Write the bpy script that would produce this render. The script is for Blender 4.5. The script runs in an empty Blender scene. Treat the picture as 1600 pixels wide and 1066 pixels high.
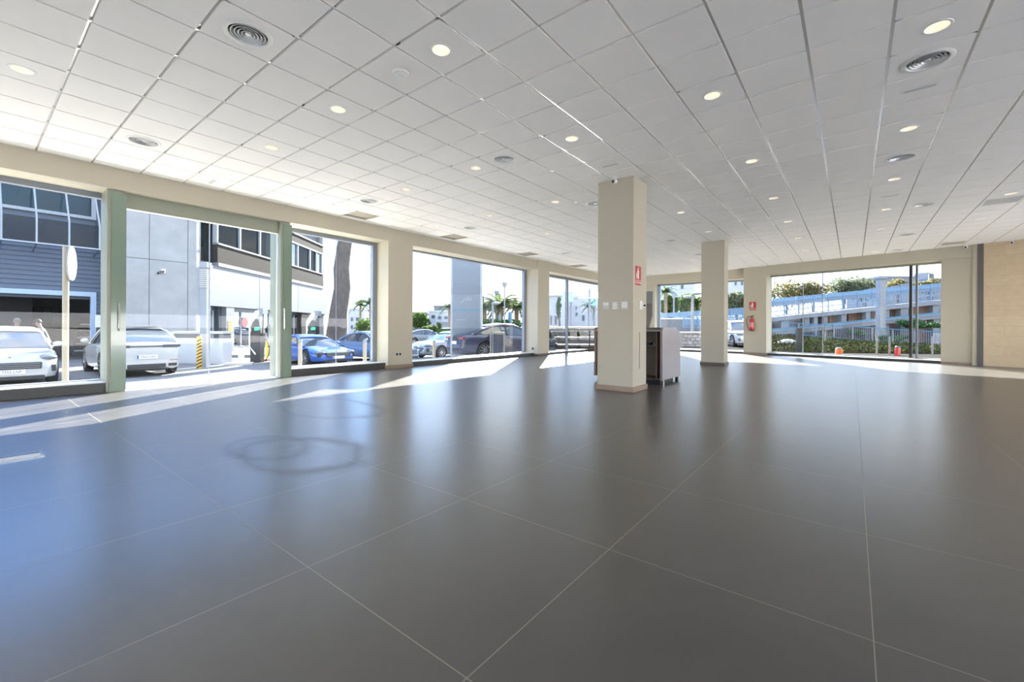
import bpy, bmesh, math, random
from mathutils import Vector, Matrix
random.seed(7)
C = bpy.context.scene.collection
PI = math.pi

# ------------------------------------------------------------------ camera model
F_PX, YAW, HOR, HC, CE = 676.0, math.radians(38.215), 511.9, 1.097, 3.696
ROLL = math.radians(0.25)

def W(u, v, D):
    """a point at forward distance D on the line of sight of a photo pixel"""
    x = (u - 800) / F_PX; z = (HOR - v) / F_PX
    c, s = math.cos(ROLL), math.sin(ROLL)
    x, z = c * x - s * z, s * x + c * z
    cy, sy = math.cos(YAW), math.sin(YAW)
    return Vector((D * (-sy + cy * x), D * (cy + sy * x), HC + D * z))

cam = bpy.data.cameras.new('camera')
cam.sensor_width = 36.0
cam.lens = F_PX / 1600 * 36.0
cam.shift_y = -(533.0 - HOR) / 1600.0
cam.clip_start = 0.05; cam.clip_end = 1500
camo = bpy.data.objects.new('camera', cam); C.objects.link(camo)
camo.location = (0, 0, HC)
camo.rotation_euler = (Matrix.Rotation(YAW, 4, 'Z') @ Matrix.Rotation(PI / 2, 4, 'X') @ Matrix.Rotation(ROLL, 4, 'Z')).to_euler()
bpy.context.scene.camera = camo

# ------------------------------------------------------------------ materials
def lin(c):
    return tuple(((x / 255) / 12.92 if x / 255 <= 0.04045 else ((x / 255 + 0.055) / 1.055) ** 2.4) for x in c)

MATS = {}
def mat(name, col, rough=0.6, metal=0.0, noise=0.0, nscale=4.0, bump=0.0, bscale=40.0, coat=0.0, emit=None, estr=0.0, spec=None, stretch=None):
    """col is linear rgb; noise varies the value of the base colour"""
    m = bpy.data.materials.new(name); m.use_nodes = True
    nt = m.node_tree; b = nt.nodes['Principled BSDF']
    b.inputs['Base Color'].default_value = (*col, 1); b.inputs['Roughness'].default_value = rough
    b.inputs['Metallic'].default_value = metal
    if spec is not None: b.inputs['Specular IOR Level'].default_value = spec
    if coat: b.inputs['Coat Weight'].default_value = coat; b.inputs['Coat Roughness'].default_value = 0.04
    if emit: b.inputs['Emission Color'].default_value = (*emit, 1); b.inputs['Emission Strength'].default_value = estr
    if noise or bump:
        tc = nt.nodes.new('ShaderNodeTexCoord'); mp = nt.nodes.new('ShaderNodeMapping')
        nt.links.new(tc.outputs['Object'], mp.inputs['Vector'])
        if stretch: mp.inputs['Scale'].default_value = stretch
    if noise:
        n = nt.nodes.new('ShaderNodeTexNoise'); n.inputs['Scale'].default_value = nscale; n.inputs['Detail'].default_value = 5
        nt.links.new(mp.outputs['Vector'], n.inputs['Vector'])
        mr = nt.nodes.new('ShaderNodeMapRange'); mr.inputs['From Min'].default_value = 0.25; mr.inputs['From Max'].default_value = 0.75
        mr.inputs['To Min'].default_value = 1 - noise; mr.inputs['To Max'].default_value = 1 + noise
        nt.links.new(n.outputs['Fac'], mr.inputs['Value'])
        vm = nt.nodes.new('ShaderNodeVectorMath'); vm.operation = 'SCALE'; vm.inputs[0].default_value = col
        nt.links.new(mr.outputs['Result'], vm.inputs['Scale'])
        nt.links.new(vm.outputs['Vector'], b.inputs['Base Color'])
    if bump:
        n2 = nt.nodes.new('ShaderNodeTexNoise'); n2.inputs['Scale'].default_value = bscale; n2.inputs['Detail'].default_value = 6
        nt.links.new(mp.outputs['Vector'], n2.inputs['Vector'])
        bp = nt.nodes.new('ShaderNodeBump'); bp.inputs['Strength'].default_value = bump; bp.inputs['Distance'].default_value = 0.02
        nt.links.new(n2.outputs['Fac'], bp.inputs['Height']); nt.links.new(bp.outputs['Normal'], b.inputs['Normal'])
    MATS[name] = m
    return m

def glass_mat(name, tint, refl=1.0, ior=1.5, rough=0.0):
    """thin pane: clear transmission plus a fresnel reflection"""
    m = bpy.data.materials.new(name); m.use_nodes = True; nt = m.node_tree
    for n in list(nt.nodes): nt.nodes.remove(n)
    out = nt.nodes.new('ShaderNodeOutputMaterial'); mix = nt.nodes.new('ShaderNodeMixShader')
    tr = nt.nodes.new('ShaderNodeBsdfTransparent'); tr.inputs['Color'].default_value = (*tint, 1)
    gl = nt.nodes.new('ShaderNodeBsdfGlossy'); gl.inputs['Roughness'].default_value = rough
    fr = nt.nodes.new('ShaderNodeFresnel'); fr.inputs['IOR'].default_value = ior
    mu = nt.nodes.new('ShaderNodeMath'); mu.operation = 'MULTIPLY'; mu.inputs[1].default_value = refl
    nt.links.new(fr.outputs['Fac'], mu.inputs[0]); nt.links.new(mu.outputs[0], mix.inputs['Fac'])
    nt.links.new(tr.outputs[0], mix.inputs[1]); nt.links.new(gl.outputs[0], mix.inputs[2])
    nt.links.new(mix.outputs[0], out.inputs['Surface'])
    MATS[name] = m
    return m

# ------------------------------------------------------------------ mesh builder
class MB:
    def __init__(s): s.v = []; s.f = []; s.mi = []; s.cur = 0
    def add(s, vs, fs):
        o = len(s.v); s.v += [tuple(p) for p in vs]
        for f in fs: s.f.append(tuple(o + i for i in f)); s.mi.append(s.cur)
        return s
    def hexa(s, a, b):
        """a: four bottom corners, b: four top corners"""
        return s.add(list(a) + list(b), [(3, 2, 1, 0), (4, 5, 6, 7), (0, 1, 5, 4), (1, 2, 6, 5), (2, 3, 7, 6), (3, 0, 4, 7)])
    def box(s, x0, x1, y0, y1, z0, z1):
        x0, x1 = min(x0, x1), max(x0, x1); y0, y1 = min(y0, y1), max(y0, y1); z0, z1 = min(z0, z1), max(z0, z1)
        return s.hexa([(x0, y0, z0), (x1, y0, z0), (x1, y1, z0), (x0, y1, z0)], [(x0, y0, z1), (x1, y0, z1), (x1, y1, z1), (x0, y1, z1)])
    def fbox(s, fr, t0, t1, o0, o1, z0, z1):
        """box in a wall frame fr(t, o) -> (x, y)"""
        q = [fr(t0, o0), fr(t1, o0), fr(t1, o1), fr(t0, o1)]
        return s.hexa([(x, y, z0) for x, y in q], [(x, y, z1) for x, y in q])
    def beam(s, p, q, w, h, up=Vector((0, 0, 1))):
        """square bar from p to q, w across and h along up (p, q on its axis)"""
        p, q = Vector(p), Vector(q); d = (q - p)
        side = d.cross(up)
        if side.length < 1e-6: side = Vector((1, 0, 0)); up2 = Vector((0, 1, 0))
        else: side.normalize(); up2 = side.cross(d).normalized()
        a, b = side * w / 2, up2 * h / 2
        return s.hexa([p - a - b, p + a - b, q + a - b, q - a - b], [p - a + b, p + a + b, q + a + b, q - a + b])
    def cyl(s, p, q, r0, r1=None, n=16, caps=True):
        r1 = r0 if r1 is None else r1; p, q = Vector(p), Vector(q); d = (q - p).normalized()
        a = d.orthogonal().normalized(); b = d.cross(a)
        vs = []
        for c, r in ((p, r0), (q, r1)):
            for i in range(n):
                t = 2 * PI * i / n; vs.append(c + (a * math.cos(t) + b * math.sin(t)) * r)
        fs = [(i, (i + 1) % n, n + (i + 1) % n, n + i) for i in range(n)]
        if caps: fs += [tuple(range(n - 1, -1, -1)), tuple(range(n, 2 * n))]
        return s.add(vs, fs)
    def lathe(s, prof, c=(0, 0, 0), n=24, close=False):
        """prof: (r, z) pairs turned about a vertical axis"""
        vs = []; m = len(prof)
        for r, z in prof:
            for i in range(n):
                t = 2 * PI * i / n; vs.append((c[0] + r * math.cos(t), c[1] + r * math.sin(t), c[2] + z))
        fs = []
        for k in range(m - 1 + (1 if close else 0)):
            k2 = (k + 1) % m
            for i in range(n): fs.append((k * n + i, k * n + (i + 1) % n, k2 * n + (i + 1) % n, k2 * n + i))
        if not close:
            if prof[0][0] > 1e-5: fs.append(tuple(range(n - 1, -1, -1)))
            if prof[-1][0] > 1e-5: fs.append(tuple((m - 1) * n + i for i in range(n)))
        return s.add(vs, fs)
    def prism(s, poly, z0, z1):
        n = len(poly)
        vs = [(x, y, z0) for x, y in poly] + [(x, y, z1) for x, y in poly]
        return s.add(vs, [tuple(range(n - 1, -1, -1)), tuple(range(n, 2 * n))] + [(i, (i + 1) % n, n + (i + 1) % n, n + i) for i in range(n)])
    def slab(s, pts, off):
        """polygon pts (3d) given thickness by the vector off"""
        n = len(pts); off = Vector(off); a = [Vector(p) for p in pts]; b = [p + off for p in a]
        return s.add(a + b, [tuple(range(n - 1, -1, -1)), tuple(range(n, 2 * n))] + [(i, (i + 1) % n, n + (i + 1) % n, n + i) for i in range(n)])
    def tube(s, pts, r, n=8, r1=None):
        pts = [Vector(p) for p in pts]; m = len(pts); vs = []
        ref = Vector((0, 0, 1))
        for k, p in enumerate(pts):
            d = (pts[min(k + 1, m - 1)] - pts[max(k - 1, 0)]).normalized()
            if abs(d.dot(ref)) > 0.95: a = d.cross(Vector((1, 0, 0))).normalized()
            else: a = d.cross(ref).normalized()
            b = d.cross(a); rr = r if r1 is None else r + (r1 - r) * k / (m - 1)
            for i in range(n):
                t = 2 * PI * i / n; vs.append(p + (a * math.cos(t) + b * math.sin(t)) * rr)
        fs = [(k * n + i, k * n + (i + 1) % n, (k + 1) * n + (i + 1) % n, (k + 1) * n + i) for k in range(m - 1) for i in range(n)]
        fs += [tuple(range(n - 1, -1, -1)), tuple((m - 1) * n + i for i in range(n))]
        return s.add(vs, fs)
    def ball(s, c, rx, ry=None, rz=None, n=16, m=10):
        ry = rx if ry is None else ry; rz = rx if rz is None else rz; vs = []
        for k in range(1, m):
            ph = PI * k / m
            for i in range(n):
                t = 2 * PI * i / n
                vs.append((c[0] + rx * math.sin(ph) * math.cos(t), c[1] + ry * math.sin(ph) * math.sin(t), c[2] + rz * math.cos(ph)))
        o = len(vs); vs += [(c[0], c[1], c[2] + rz), (c[0], c[1], c[2] - rz)]
        fs = [(k * n + i, (k + 1) * n + i, (k + 1) * n + (i + 1) % n, k * n + (i + 1) % n) for k in range(m - 2) for i in range(n)]
        fs += [(o, i, (i + 1) % n) for i in range(n)] + [(o + 1, (m - 2) * n + (i + 1) % n, (m - 2) * n + i) for i in range(n)]
        return s.add(vs, fs)
    def build(s, name, mats, parent=None, local=False, smooth=False, bevel=0.0, org=None):
        """one mesh object. Top level: origin at its own base. Child: points are world points unless local"""
        if not isinstance(mats, (list, tuple)): mats = [mats]
        me = bpy.data.meshes.new(name)
        if parent is None:
            xs, ys, zs = zip(*s.v)
            org = Vector(org) if org else Vector(((min(xs) + max(xs)) / 2, (min(ys) + max(ys)) / 2, min(zs)))
        else: org = Vector((0, 0, 0)) if local else wloc(parent)
        me.from_pydata([Vector(p) - org for p in s.v], [], s.f)
        for m in mats: me.materials.append(MATS[m] if isinstance(m, str) else m)
        me.polygons.foreach_set('material_index', s.mi)
        bm = bmesh.new(); bm.from_mesh(me); bmesh.ops.recalc_face_normals(bm, faces=bm.faces); bm.to_mesh(me); bm.free()
        if smooth:
            me.polygons.foreach_set('use_smooth', [True] * len(me.polygons))
            if smooth != 'all': me.set_sharp_from_angle(angle=math.radians(40))
        o = bpy.data.objects.new(name, me); C.objects.link(o)
        if parent is None: o.location = org
        else: o.parent = parent
        if bevel:
            b = o.modifiers.new('edges', 'BEVEL'); b.width = bevel; b.segments = 2; b.limit_method = 'ANGLE'
        return o

def wloc(o):
    v = Vector(o.location)
    return v if o.parent is None else v + wloc(o.parent)

def tag(o, label=None, cat=None, group=None, kind=None):
    if label: o['label'] = label
    if cat: o['category'] = cat
    if group: o['group'] = group
    if kind: o['kind'] = kind
    return o

def thing(name, label, cat, loc, rz=0.0, group=None, kind=None):
    o = bpy.data.objects.new(name, None); C.objects.link(o); o.empty_display_size = 0.1
    o.location = loc; o.rotation_euler = (0, 0, rz)
    return tag(o, label, cat, group, kind)

def copy_tree(o, parent=None):
    c = o.copy(); C.objects.link(c)
    if parent is not None: c.parent = parent
    for ch in list(o.children): copy_tree(ch, c)
    return c

def text(name, body, size, loc, rot, m, parent=None, ext=0.002, align='CENTER', sx=1.0):
    cu = bpy.data.curves.new(name, 'FONT'); cu.body = body; cu.size = size; cu.extrude = ext; cu.align_x = align; cu.align_y = 'CENTER'
    cu.materials.append(MATS[m])
    o = bpy.data.objects.new(name, cu); C.objects.link(o); o.rotation_euler = rot; o.scale = (sx, 1, 1)
    o.location = loc
    bpy.context.view_layer.update()
    me = bpy.data.meshes.new_from_object(o.evaluated_get(bpy.context.evaluated_depsgraph_get())); me.name = name
    mo = bpy.data.objects.new(name, me); C.objects.link(mo); mo.rotation_euler = rot; mo.scale = (sx, 1, 1); mo.location = loc
    bpy.data.objects.remove(o, do_unlink=True)
    if parent is not None: mo.parent = parent
    return mo

def structure(o, label, cat): return tag(o, label, cat, None, 'structure')

# ------------------------------------------------------------------ palette
mat('wall_paint', lin((188, 181, 163)), 0.75, noise=0.015, nscale=2)
mat('ceiling_tile', (0.885, 0.86, 0.825), 0.85, noise=0.012, nscale=3, bump=0.06, bscale=180)
mat('ceiling_bar', (0.88, 0.86, 0.83), 0.2, metal=0.5)
mat('plenum', (0.25, 0.24, 0.22), 0.9)
mat('white_metal', (0.82, 0.81, 0.78), 0.4)
mat('white_plastic', (0.80, 0.79, 0.76), 0.35)
mat('grey_plastic', (0.55, 0.56, 0.54), 0.4)
mat('reflector', (0.9, 0.86, 0.78), 0.35)
mat('lamp_off', (0.25, 0.23, 0.2), 0.3)
mat('lamp_glow', (0.9, 0.85, 0.75), 0.4, emit=(1.0, 0.86, 0.66), estr=1.0)
mat('vent_metal', (0.62, 0.62, 0.61), 0.35, metal=0.3)
mat('vent_dark', (0.10, 0.10, 0.10), 0.8)
mat('opening_brown', (0.42, 0.38, 0.32), 0.9, noise=0.1, nscale=20)
mat('dark_frame', (0.10, 0.115, 0.14), 0.4)
mat('grey_frame', (0.22, 0.24, 0.27), 0.4)
mat('curb_stone', (0.055, 0.052, 0.052), 0.45, noise=0.15, nscale=6)
mat('ledge_stone', (0.72, 0.70, 0.66), 0.5)
mat('skirting', lin((150, 128, 110)), 0.5, noise=0.06, nscale=8)
mat('post_green', lin((146, 150, 134)), 0.35, noise=0.02)
mat('post_glass', lin((124, 142, 126)), 0.12, coat=0.4)
mat('chrome', (0.75, 0.74, 0.70), 0.2, metal=1.0)
mat('steel', (0.55, 0.55, 0.55), 0.35, metal=0.9)
mat('black', (0.012, 0.012, 0.013), 0.4)
mat('rubber', (0.018, 0.018, 0.019), 0.75)
mat('desk_grey', lin((150, 142, 142)), 0.3, coat=0.15)
mat('desk_dark', lin((92, 80, 76)), 0.35)
mat('desk_wood', lin((122, 98, 84)), 0.5, noise=0.12, nscale=3, stretch=(1, 1, 12))
mat('desk_inside', lin((84, 68, 48)), 0.5, noise=0.2, nscale=5)
mat('sign_red', lin((190, 30, 28)), 0.4)
mat('sign_white', (0.85, 0.83, 0.80), 0.4)
mat('ext_red', lin((200, 38, 44)), 0.25, coat=0.5)
mat('stone_joint', lin((176, 158, 128)), 0.8)
mat('post_slate', lin((96, 92, 92)), 0.45)
glass_mat('pane_clear', (0.25, 0.265, 0.27), 0.6, 1.45)
glass_mat('pane_far', (0.95, 0.96, 0.96), 0.6, 1.45)
glass_mat('pane_edge', (0.80, 0.95, 0.90), 1.0, 1.5)
glass_mat('pane_outside', (0.34, 0.43, 0.42), 0.4, 1.6)
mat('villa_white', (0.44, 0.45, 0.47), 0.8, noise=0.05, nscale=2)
mat('skirting_dark', lin((98, 86, 78)), 0.5)
mat('cabin_white', (0.5, 0.51, 0.52), 0.6)
mat('soil', (0.016, 0.014, 0.009), 0.95, spec=0.0, noise=0.2, nscale=6)
mat('blind_blue', (0.22, 0.29, 0.42), 0.5, noise=0.06, nscale=3, stretch=(1, 6, 0.2))

# floor: one metre dark porcelain slabs with pale joints
def floor_material():
    m = bpy.data.materials.new('floor_porcelain'); m.use_nodes = True; nt = m.node_tree; b = nt.nodes['Principled BSDF']
    N = nt.nodes.new; L = nt.links.new
    geo = N('ShaderNodeTexCoord'); sep = N('ShaderNodeSeparateXYZ'); L(geo.outputs['Object'], sep.inputs[0])
    def math_(op, a, bb=None, cc=None):
        n = N('ShaderNodeMath'); n.operation = op
        for i, x in enumerate((a, bb, cc)):
            if x is None: continue
            if isinstance(x, (int, float)): n.inputs[i].default_value = x
            else: L(x, n.inputs[i])
        return n.outputs[0]
    T = 1.006
    def cell(ax, off):
        q = math_('DIVIDE', math_('SUBTRACT', sep.outputs[ax], off), T)
        fr = math_('FRACT', q); d = math_('MINIMUM', fr, math_('SUBTRACT', 1.0, fr))
        return math_('FLOOR', q), math_('LESS_THAN', d, 0.0018)
    ix, lx = cell(0, 0.062 - FLOOR_ORG[0]); iy, ly = cell(1, 0.978 - FLOOR_ORG[1])
    joint = math_('MAXIMUM', lx, ly)
    comb = N('ShaderNodeCombineXYZ'); L(ix, comb.inputs[0]); L(iy, comb.inputs[1])
    wn = N('ShaderNodeTexWhiteNoise'); wn.noise_dimensions = '3D'; L(comb.outputs[0], wn.inputs['Vector'])
    n1 = N('ShaderNodeTexNoise'); n1.inputs['Scale'].default_value = 1.3; n1.inputs['Detail'].default_value = 3; n1.inputs['Roughness'].default_value = 0.62
    L(geo.outputs['Object'], n1.inputs['Vector'])
    n2 = N('ShaderNodeTexNoise'); n2.inputs['Scale'].default_value = 9; n2.inputs['Detail'].default_value = 3
    L(geo.outputs['Object'], n2.inputs['Vector'])
    v = math_('ADD', math_('ADD', math_('MULTIPLY', math_('SUBTRACT', wn.outputs['Value'], 0.5), 0.12), math_('MULTIPLY', math_('SUBTRACT', n1.outputs['Fac'], 0.5), 0.5)), math_('MULTIPLY', math_('SUBTRACT', n2.outputs['Fac'], 0.5), 0.25))
    k = math_('ADD', 1.0, v)
    sc = N('ShaderNodeVectorMath'); sc.operation = 'SCALE'; sc.inputs[0].default_value = FLOOR_COL; L(k, sc.inputs['Scale'])
    # faint round scrub marks left on the slabs in front of the windows
    def ring(cx, cy, rx, ry, w, amt):
        a = math_('DIVIDE', math_('SUBTRACT', sep.outputs[0], cx - FLOOR_ORG[0]), rx); c = math_('DIVIDE', math_('SUBTRACT', sep.outputs[1], cy - FLOOR_ORG[1]), ry)
        d = math_('SQRT', math_('ADD', math_('MULTIPLY', a, a), math_('MULTIPLY', c, c)))
        d = math_('ADD', d, math_('MULTIPLY', math_('SUBTRACT', n1.outputs['Fac'], 0.5), 0.8))
        e = math_('SUBTRACT', 1.0, math_('MINIMUM', 1.0, math_('DIVIDE', math_('ABSOLUTE', math_('SUBTRACT', d, 1.0)), w)))
        return math_('MULTIPLY', math_('MULTIPLY', e, e), amt)
    marks = math_('ADD', ring(-3.75, 1.85, 0.62, 0.42, 0.34, 0.8), math_('ADD', ring(-4.15, 1.75, 0.42, 0.3, 0.4, 0.6), ring(-5.6, 3.1, 0.95, 0.5, 0.22, 0.5)))
    marks = math_('MINIMUM', marks, 1.0)
    mx0 = N('ShaderNodeMixRGB'); mx0.inputs[2].default_value = (0.014, 0.013, 0.013, 1); L(math_('MULTIPLY', marks, 0.45), mx0.inputs[0]); L(sc.outputs['Vector'], mx0.inputs[1])
    mx = N('ShaderNodeMixRGB'); mx.inputs[2].default_value = (0.44, 0.39, 0.32, 1); L(joint, mx.inputs[0]); L(mx0.outputs[0], mx.inputs[1])
    L(mx.outputs[0], b.inputs['Base Color'])
    L(math_('ADD', math_('ADD', math_('MULTIPLY_ADD', n1.outputs['Fac'], 0.03, FLOOR_ROUGH), math_('MULTIPLY', marks, 0.14)), math_('MULTIPLY', joint, 0.3)), b.inputs['Roughness'])
    L(math_('MULTIPLY_ADD', joint, -0.7, FLOOR_SPEC), b.inputs['Specular IOR Level']); b.inputs['IOR'].default_value = 1.6
    MATS['floor_porcelain'] = m
FLOOR_ORG = (-0.31, 7.2); FLOOR_COL = (0.086, 0.078, 0.072); FLOOR_ROUGH = 0.281; FLOOR_SPEC = 0.95
floor_material()

def stone_blocks(name, c1, c2, mort, bw, bh, vec='x', rough=0.7, msize=0.01, noise=0.25):
    """coursed blocks from the Brick node on (along, z)"""
    m = bpy.data.materials.new(name); m.use_nodes = True; nt = m.node_tree; b = nt.nodes['Principled BSDF']; N = nt.nodes.new; L = nt.links.new
    tc = N('ShaderNodeTexCoord'); sp = N('ShaderNodeSeparateXYZ'); L(tc.outputs['Object'], sp.inputs[0])
    ad = N('ShaderNodeMath'); ad.operation = 'SUBTRACT' if vec == 'x-y' else 'ADD'
    L(sp.outputs[0], ad.inputs[0])
    if vec in ('x-y', 'x+y'): L(sp.outputs[1], ad.inputs[1])
    else: ad.inputs[1].default_value = 0
    if vec == 'y': L(sp.outputs[1], ad.inputs[0])
    cb = N('ShaderNodeCombineXYZ'); L(ad.outputs[0], cb.inputs[0]); L(sp.outputs[2], cb.inputs[1])
    br = N('ShaderNodeTexBrick'); br.inputs['Color1'].default_value = (*c1, 1); br.inputs['Color2'].default_value = (*c2, 1); br.inputs['Mortar'].default_value = (*mort, 1)
    br.inputs['Scale'].default_value = 1; br.inputs['Brick Width'].default_value = bw; br.inputs['Row Height'].default_value = bh; br.inputs['Mortar Size'].default_value = msize
    L(cb.outputs[0], br.inputs['Vector'])
    n = N('ShaderNodeTexNoise'); n.inputs['Scale'].default_value = 7; n.inputs['Detail'].default_value = 6; L(tc.outputs['Object'], n.inputs['Vector'])
    mr = N('ShaderNodeMapRange'); mr.inputs['From Min'].default_value = 0.3; mr.inputs['From Max'].default_value = 0.7; mr.inputs['To Min'].default_value = 1 - noise; mr.inputs['To Max'].default_value = 1 + noise
    L(n.outputs['Fac'], mr.inputs['Value'])
    vm = N('ShaderNodeVectorMath'); vm.operation = 'SCALE'; L(br.outputs['Color'], vm.inputs[0]); L(mr.outputs[0], vm.inputs['Scale'])
    L(vm.outputs['Vector'], b.inputs['Base Color']); b.inputs['Roughness'].default_value = rough
    MATS[name] = m
stone_blocks('travertine', lin((208, 189, 158)), lin((203, 182, 150)), lin((190, 170, 140)), 0.9, 0.30, 'x', 0.45, 0.004, 0.05)

# outdoors
mat('asphalt', (0.20, 0.20, 0.20), 0.9, spec=0.0, noise=0.12, nscale=1.5, bump=0.3, bscale=90)
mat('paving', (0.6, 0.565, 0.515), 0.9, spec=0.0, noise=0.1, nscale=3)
mat('concrete', (0.28, 0.285, 0.29), 0.8, noise=0.12, nscale=1.6, bump=0.25, bscale=14)
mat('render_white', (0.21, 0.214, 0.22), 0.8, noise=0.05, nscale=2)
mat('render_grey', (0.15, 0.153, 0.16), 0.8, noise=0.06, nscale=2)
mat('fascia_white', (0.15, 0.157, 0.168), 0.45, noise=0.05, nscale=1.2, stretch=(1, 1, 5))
mat('brown_panel', (0.045, 0.04, 0.036), 0.8, spec=0.05, noise=0.2, nscale=3, stretch=(6, 6, 0.4))
mat('slat_dark', (0.05, 0.065, 0.09), 0.5)
mat('slat_blue', (0.085, 0.112, 0.16), 0.5)
mat('frame_pale', (0.28, 0.31, 0.35), 0.4)
mat('frame_blue', (0.33, 0.43, 0.58), 0.4)
mat('garage_grey', (0.22, 0.22, 0.22), 0.7)
mat('garage_dark', (0.025, 0.025, 0.03), 0.7)
mat('paint_white', (0.4, 0.41, 0.41), 0.3, coat=0.8)
mat('paint_blue', (0.025, 0.09, 0.36), 0.3, coat=0.9)
mat('paint_silverblue', (0.12, 0.19, 0.29), 0.3, metal=0.2, coat=0.8)
mat('paint_silver', (0.2, 0.215, 0.23), 0.3, metal=0.3, coat=0.8)
mat('paint_navy', (0.035, 0.04, 0.075), 0.3, coat=0.9)
mat('paint_grey', (0.16, 0.18, 0.21), 0.3, coat=0.8)
mat('car_glass', (0.03, 0.045, 0.06), 0.06, spec=0.9, coat=0.5)
mat('car_trim', (0.03, 0.032, 0.035), 0.45)
mat('headlight', (0.10, 0.115, 0.13), 0.12, coat=1.0)
mat('taillight', (0.28, 0.02, 0.02), 0.2, coat=1.0)
mat('rim', (0.42, 0.42, 0.43), 0.3, metal=0.8)
mat('plate_white', (0.75, 0.77, 0.80), 0.5)
mat('plate_blue', (0.02, 0.10, 0.45), 0.5)
mat('plate_black', (0.02, 0.02, 0.02), 0.5)
mat('yellow', (0.70, 0.42, 0.03), 0.5)
mat('bollard_cream', (0.25, 0.23, 0.18), 0.6)
mat('orange', (0.75, 0.16, 0.02), 0.5)
mat('screen_green', (0.02, 0.3, 0.12), 0.3, emit=(0.05, 0.9, 0.35), estr=0.5)
mat('totem_blue', (0.14, 0.17, 0.21), 0.4, noise=0.03)
mat('totem_mark', (0.2, 0.23, 0.27), 0.4)
mat('bark', (0.1, 0.085, 0.075), 0.95, noise=0.3, nscale=6, bump=0.8, bscale=9, stretch=(1, 1, 0.5))
mat('palm_trunk', (0.22, 0.16, 0.10), 0.95, noise=0.3, nscale=8)
mat('leaf_green', (0.055, 0.105, 0.025), 0.7, spec=0.08, noise=0.4, nscale=1.2)
mat('leaf_dark', (0.035, 0.085, 0.022), 0.7, spec=0.08, noise=0.4, nscale=1.2)
mat('leaf_yellow', (0.075, 0.066, 0.022), 0.7, spec=0.0, noise=0.4, nscale=1.0)
mat('leaf_grey', (0.05, 0.055, 0.03), 0.7, spec=0.0, noise=0.35, nscale=1.0)
mat('leaf_palm', (0.07, 0.1, 0.045), 0.6, spec=0.08, noise=0.3, nscale=2)
mat('grass', (0.14, 0.30, 0.04), 0.9, noise=0.2, nscale=3)
mat('rail_blue', (0.13, 0.215, 0.31), 0.45)
mat('rail_teal', (0.06, 0.18, 0.26), 0.45)
mat('rail_white', (0.22, 0.225, 0.23), 0.45)
mat('sail_blue', (0.35, 0.58, 0.68), 0.7)
mat('window_dark', (0.06, 0.075, 0.09), 0.15)
mat('skin', (0.22, 0.13, 0.1), 0.6)
mat('shirt_blue', (0.018, 0.034, 0.068), 0.8, noise=0.1, nscale=12)
mat('shirt_dark', (0.03, 0.03, 0.04), 0.8)
mat('trousers', (0.03, 0.035, 0.05), 0.8)
mat('lips', (0.14, 0.06, 0.05), 0.6)
mat('hair_dark', (0.004, 0.0035, 0.003), 0.7)
mat('hair_grey', (0.1, 0.1, 0.1), 0.7)
mat('shoe', (0.02, 0.018, 0.016), 0.5)
stone_blocks('brick_red', (0.30, 0.16, 0.11), (0.36, 0.20, 0.14), (0.34, 0.28, 0.24), 0.5, 0.14, 'x+y', 0.8)
stone_blocks('rubble', (0.30, 0.28, 0.26), (0.44, 0.42, 0.39), (0.16, 0.14, 0.12), 0.42, 0.2, 'x+y', 0.9, 0.02, 0.35)

# ================================================================== THE SHOWROOM
XL, XG = -9.55, -10.1              # inner face and glass plane of the left shop front
XR, YN = 9.0, -6.0                 # right and rear walls, outside the picture
BP, BD, BN = (-3.68, 20.75), (0.97148, -0.23710), (0.23710, 0.97148)
def back(t, o): return (BP[0] + BD[0] * t + BN[0] * o, BP[1] + BD[1] * t + BN[1] * o)

b = MB(); b.prism([(XL - 0.08, YN), (XR, YN), (XR, 18.6), back(0, 0.5), (XL - 0.08, 21.4)], -0.12, 0.0)
structure(b.build('floor', 'floor_porcelain', org=(FLOOR_ORG[0], FLOOR_ORG[1], 0)), 'dark grey one metre porcelain tile floor with soft reflections', 'floor')

# left wall: long beam over the shop windows and the piers between them
b = MB()
b.box(XL, XG - 0.05, YN, 21.5, 3.35, 4.0)
b.box(XL, XG - 0.05, YN, -2.2, 0, 3.35)
b.box(XL, XG - 0.05, 6.89, 7.69, 0, 3.35)
b.box(XL, XG - 0.05, 20.45, 21.5, 0, 3.35)
structure(b.build('wall_left', 'wall_paint'), 'cream painted beam and piers of the left shop front', 'wall')
b = MB(); b.box(XL + 0.06, XG - 0.05, 13.65, 14.44, 0, CE)
structure(b.build('wall_left', 'wall_paint'), 'cream pier between the third and fourth shop windows, standing proud of the beam', 'wall')
# back wall
b = MB()
b.box(XL, -3.60, 20.97, 21.45, 3.26, 4.0)
b.box(XL, -7.62, 20.97, 21.45, 0, 3.26)
b.fbox(back, -0.02, 9.5, 0, 0.5, 3.32, 4.0)
b.fbox(back, 0.0, 0.90, 0, 0.55, 0, 3.32)
b.fbox(back, 6.06, 6.87, 0.03, 0.5, 0, 3.32)
structure(b.build('wall_back', 'wall_paint'), 'cream back wall and beam around the two rear windows', 'wall')
b = MB(); b.fbox(back, 6.76, 6.86, -0.03, 0.04, 0, CE)
structure(b.build('trim_1', 'wall_paint'), 'thin cream upright beside the dark metal strip', 'trim')
b = MB(); b.fbox(back, 6.86, 6.99, -0.05, 0.06, 0, CE)
structure(b.build('trim_2', 'post_slate'), 'dark grey vertical metal strip at the edge of the stone wall', 'trim')
b = MB(); b.fbox(back, 6.99, 13.3, -0.04, 0.3, 0, CE)
structure(b.build('wall_right', 'travertine'), 'beige travertine clad wall at far right', 'wall')
LOW_OPEN = 1.7                        # height of openings added in the unseen side wall to light the ceiling
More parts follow.
